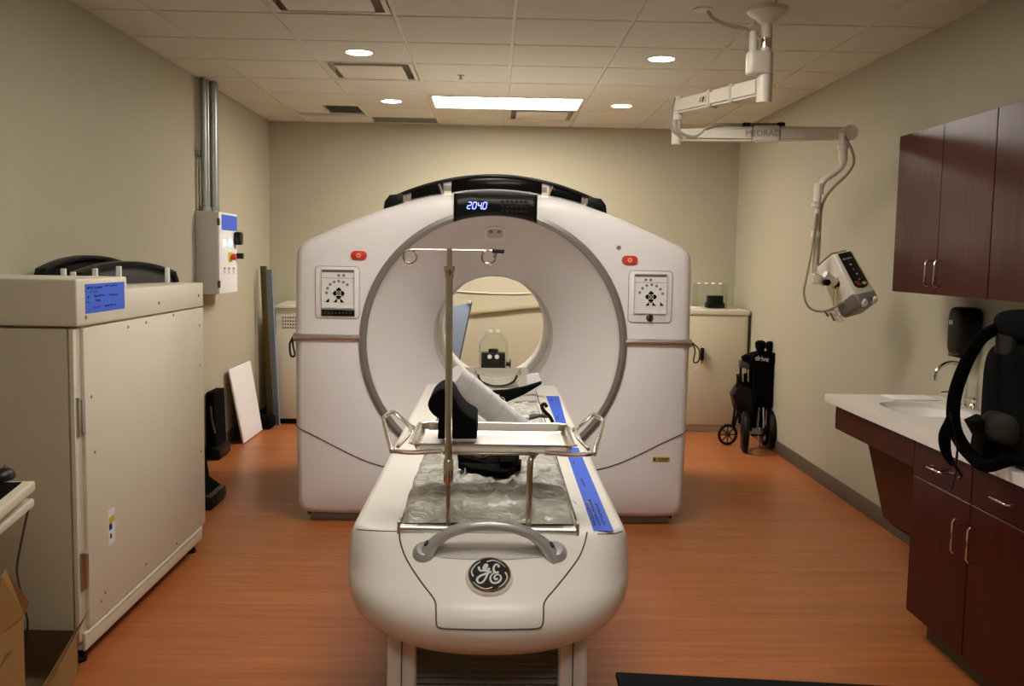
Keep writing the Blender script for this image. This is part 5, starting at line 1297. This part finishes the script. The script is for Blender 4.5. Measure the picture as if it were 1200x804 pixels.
for u in (-.030, .034):
    bm = nb(); c = IM @ Vector((u, .138, -.012)); nn_ = (wv * .8 + fv * .6).normalized(); lathe(bm, [(0, .016), (.018, .014), (.023, .004), (.023, -.02), (0, -.02)], frame_at(c, sv, nn_.cross(sv)), n=20); mk('syringe_port', bm, 'paper', en_)
iprism([(-.0695, -.04), (-.067, -.04), (-.067, .02), (-.0695, .02)], -.09, -.078, 'bronze', 'side_mark', parent=ij)
bm = nb(); a = IM @ Vector((-.060, .0, -.08)); cyl(bm, a, D(966, 322), .024, n=16); mk('mount_arm', bm, 'armwhite', ij)
bm = nb(); cyl(bm, a, a.lerp(D(966, 322), .18), .027, n=16); mk('mount_ring', bm, 'black', ij)
bm = nb(); tube(bm, smooth_pts([D(957, 250, -.02), D(952, 290, -.02), D(945, 325, -.02), D(942, 345, -.02), D(948, 360, -.02), D(962, 365, -.02), D(976, 361, -.02), D(988, 355, -.02), IM @ Vector((-.03, .14, -.09))], 6), .0065, n=8); mk('cable', bm, 'cable', ij)
for a_, b_ in ((978, 976), (981.5, 980)):
    bm = nb(); tube(bm, [D(a_, 325), D(b_, 360)], .003, n=6); mk('thin_tube', bm, 'brass', ij)
bm = nb(); c = D(976, 366); box(bm, c.x - .03, c.x + .02, c.y - .02, c.y + .02, c.z - .015, c.z + .02, bev=.006); cyl(bm, D(981, 370), D(985, 377), .016, n=12); hk_ = mk('syringe_holder', bm, 'armwhite', ij)
for a_ in ((966, 364, 971, 371), (973, 367, 978, 376)):
    bm = nb(); tube(bm, [D(a_[0], a_[1], -.03), D(a_[2], a_[3], -.04)], .0055, n=8); mk('prong', bm, 'chrome', hk_)

# ================================================================== BEHIND THE BORE
rt_ = thing('rear_side_table', (-.05, 8.05, 0), 'low white table behind the scanner seen through the bore', 'table')
bm = nb(); box(bm, -.45, .35, 7.8, 8.3, .54, .565, bev=.004); mk('table_top', bm, 'beige', rt_)
for x in (-.42, .32):
    for y in (7.83, 8.27):
        bm = nb(); cyl(bm, (x, y, 0), (x, y, .54), .015, n=10); mk('leg', bm, 'silver', rt_)
jar('phantom_bottle', .01, 8.0, .566, .245, .335, 'clear domed bottle with a black core, seen through the bore', (-.10, .10, .165), True)
bm = nb(); P = [at(a, b, y=8.35) for a, b in ((513, 363), (553, 354), (538, 424), (520, 432), (513, 400))]
prism(bm, [(p.x, p.z) for p in P[:4]] + [(P[3].x, .567), (P[0].x + .02, .567)] if False else [(p.x, p.z) for p in P], 'y', 8.34, 8.36, bev=.003)
bd = thing('tilted_grey_board', (P[0].x, 8.35, .566), 'blue grey tilted board on a stand, left in the view through the bore', 'board')
mk('board', bm, 'steelblue', bd)
bm = nb(); tube(bm, [(p.x, 8.335, p.z) for p in (P[1], P[2])], .006, n=8); mk('edge_trim', bm, 'dgrey', bd)
bm = nb(); cyl(bm, (P[3].x + .02, 8.37, .567), (P[1].x - .12, 8.37, P[1].z - .1), .012, n=10); mk('stand_rod', bm, 'silver', bd)
for p in (P[1], P[2]):
    bm = nb(); lathe(bm, [(0, 0), (.014, 0), (.010, .012), (0, .012)], frame_at((p.x - .02, 8.338, p.z), (1, 0, 0), (0, 0, 1)), n=12); mk('corner_screw', bm, 'lightgrey', bd)
bm = nb(); rnd = random.Random(3)
for k in range(5): blob(bm, -.34 + k * .035, -.27 + k * .035, 7.9, 7.98, .566, .60 + .03 * rnd.random(), ex=.8, n=12, m=8)
tag(mk('grey_cloth', bm, 'grey'), 'crumpled grey cloth on the rear table left of the domed bottle', 'cloth')
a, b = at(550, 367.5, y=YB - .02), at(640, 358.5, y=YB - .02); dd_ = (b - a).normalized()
bm = nb(); p0_, p1_ = a - dd_ * .5, b + dd_ * .25; tube(bm, [p0_, p1_], .018, n=10); o = tag(mk('wall_band', bm, 'olive'), 'slanting olive band on the back wall seen through the bore', 'rail')  # slanting olive tube set against the back wall
bm = nb(); tube(bm, smooth_pts([at(500, 338, y=YB - .012), at(538, 341.5, y=YB - .012), at(590, 344, y=YB - .012), at(633, 343, y=YB - .012), at(660, 341, y=YB - .012)], 5), .005, n=6); tag(mk('wall_cable', bm, 'beige'), 'thin pale cable running across the back wall above the slanting band', 'cable')

# ================================================================== FOREGROUND
fg = thing('foreground_case', (.7, 1.3, 0), 'black flat topped case cut by the bottom right edge of the photo', 'case')
a = at(724, 787, z=.90); b = at(1100, 806, z=.90)
bm = nb(); P = [(a.x, a.y), (b.x, b.y), (b.x, b.y - .35), (a.x, a.y - .35)]
prism(bm, P, 'z', .06, .885, bev=.008); mk('body', bm, 'foam', fg)
bm = nb(); prism(bm, [(a.x - .003, a.y + .003), (b.x, b.y + .003), (b.x, b.y - .352), (a.x - .003, a.y - .352)], 'z', .885, .90, bev=.005); mk('lid', bm, 'foam', fg)
for x in (a.x + .05, b.x - .05):
    for y in (b.y - .30, b.y - .06):
        bm = nb(); cyl(bm, (x, y, 0), (x, y, .06), .02, n=12); mk('foot', bm, 'dgrey', fg)
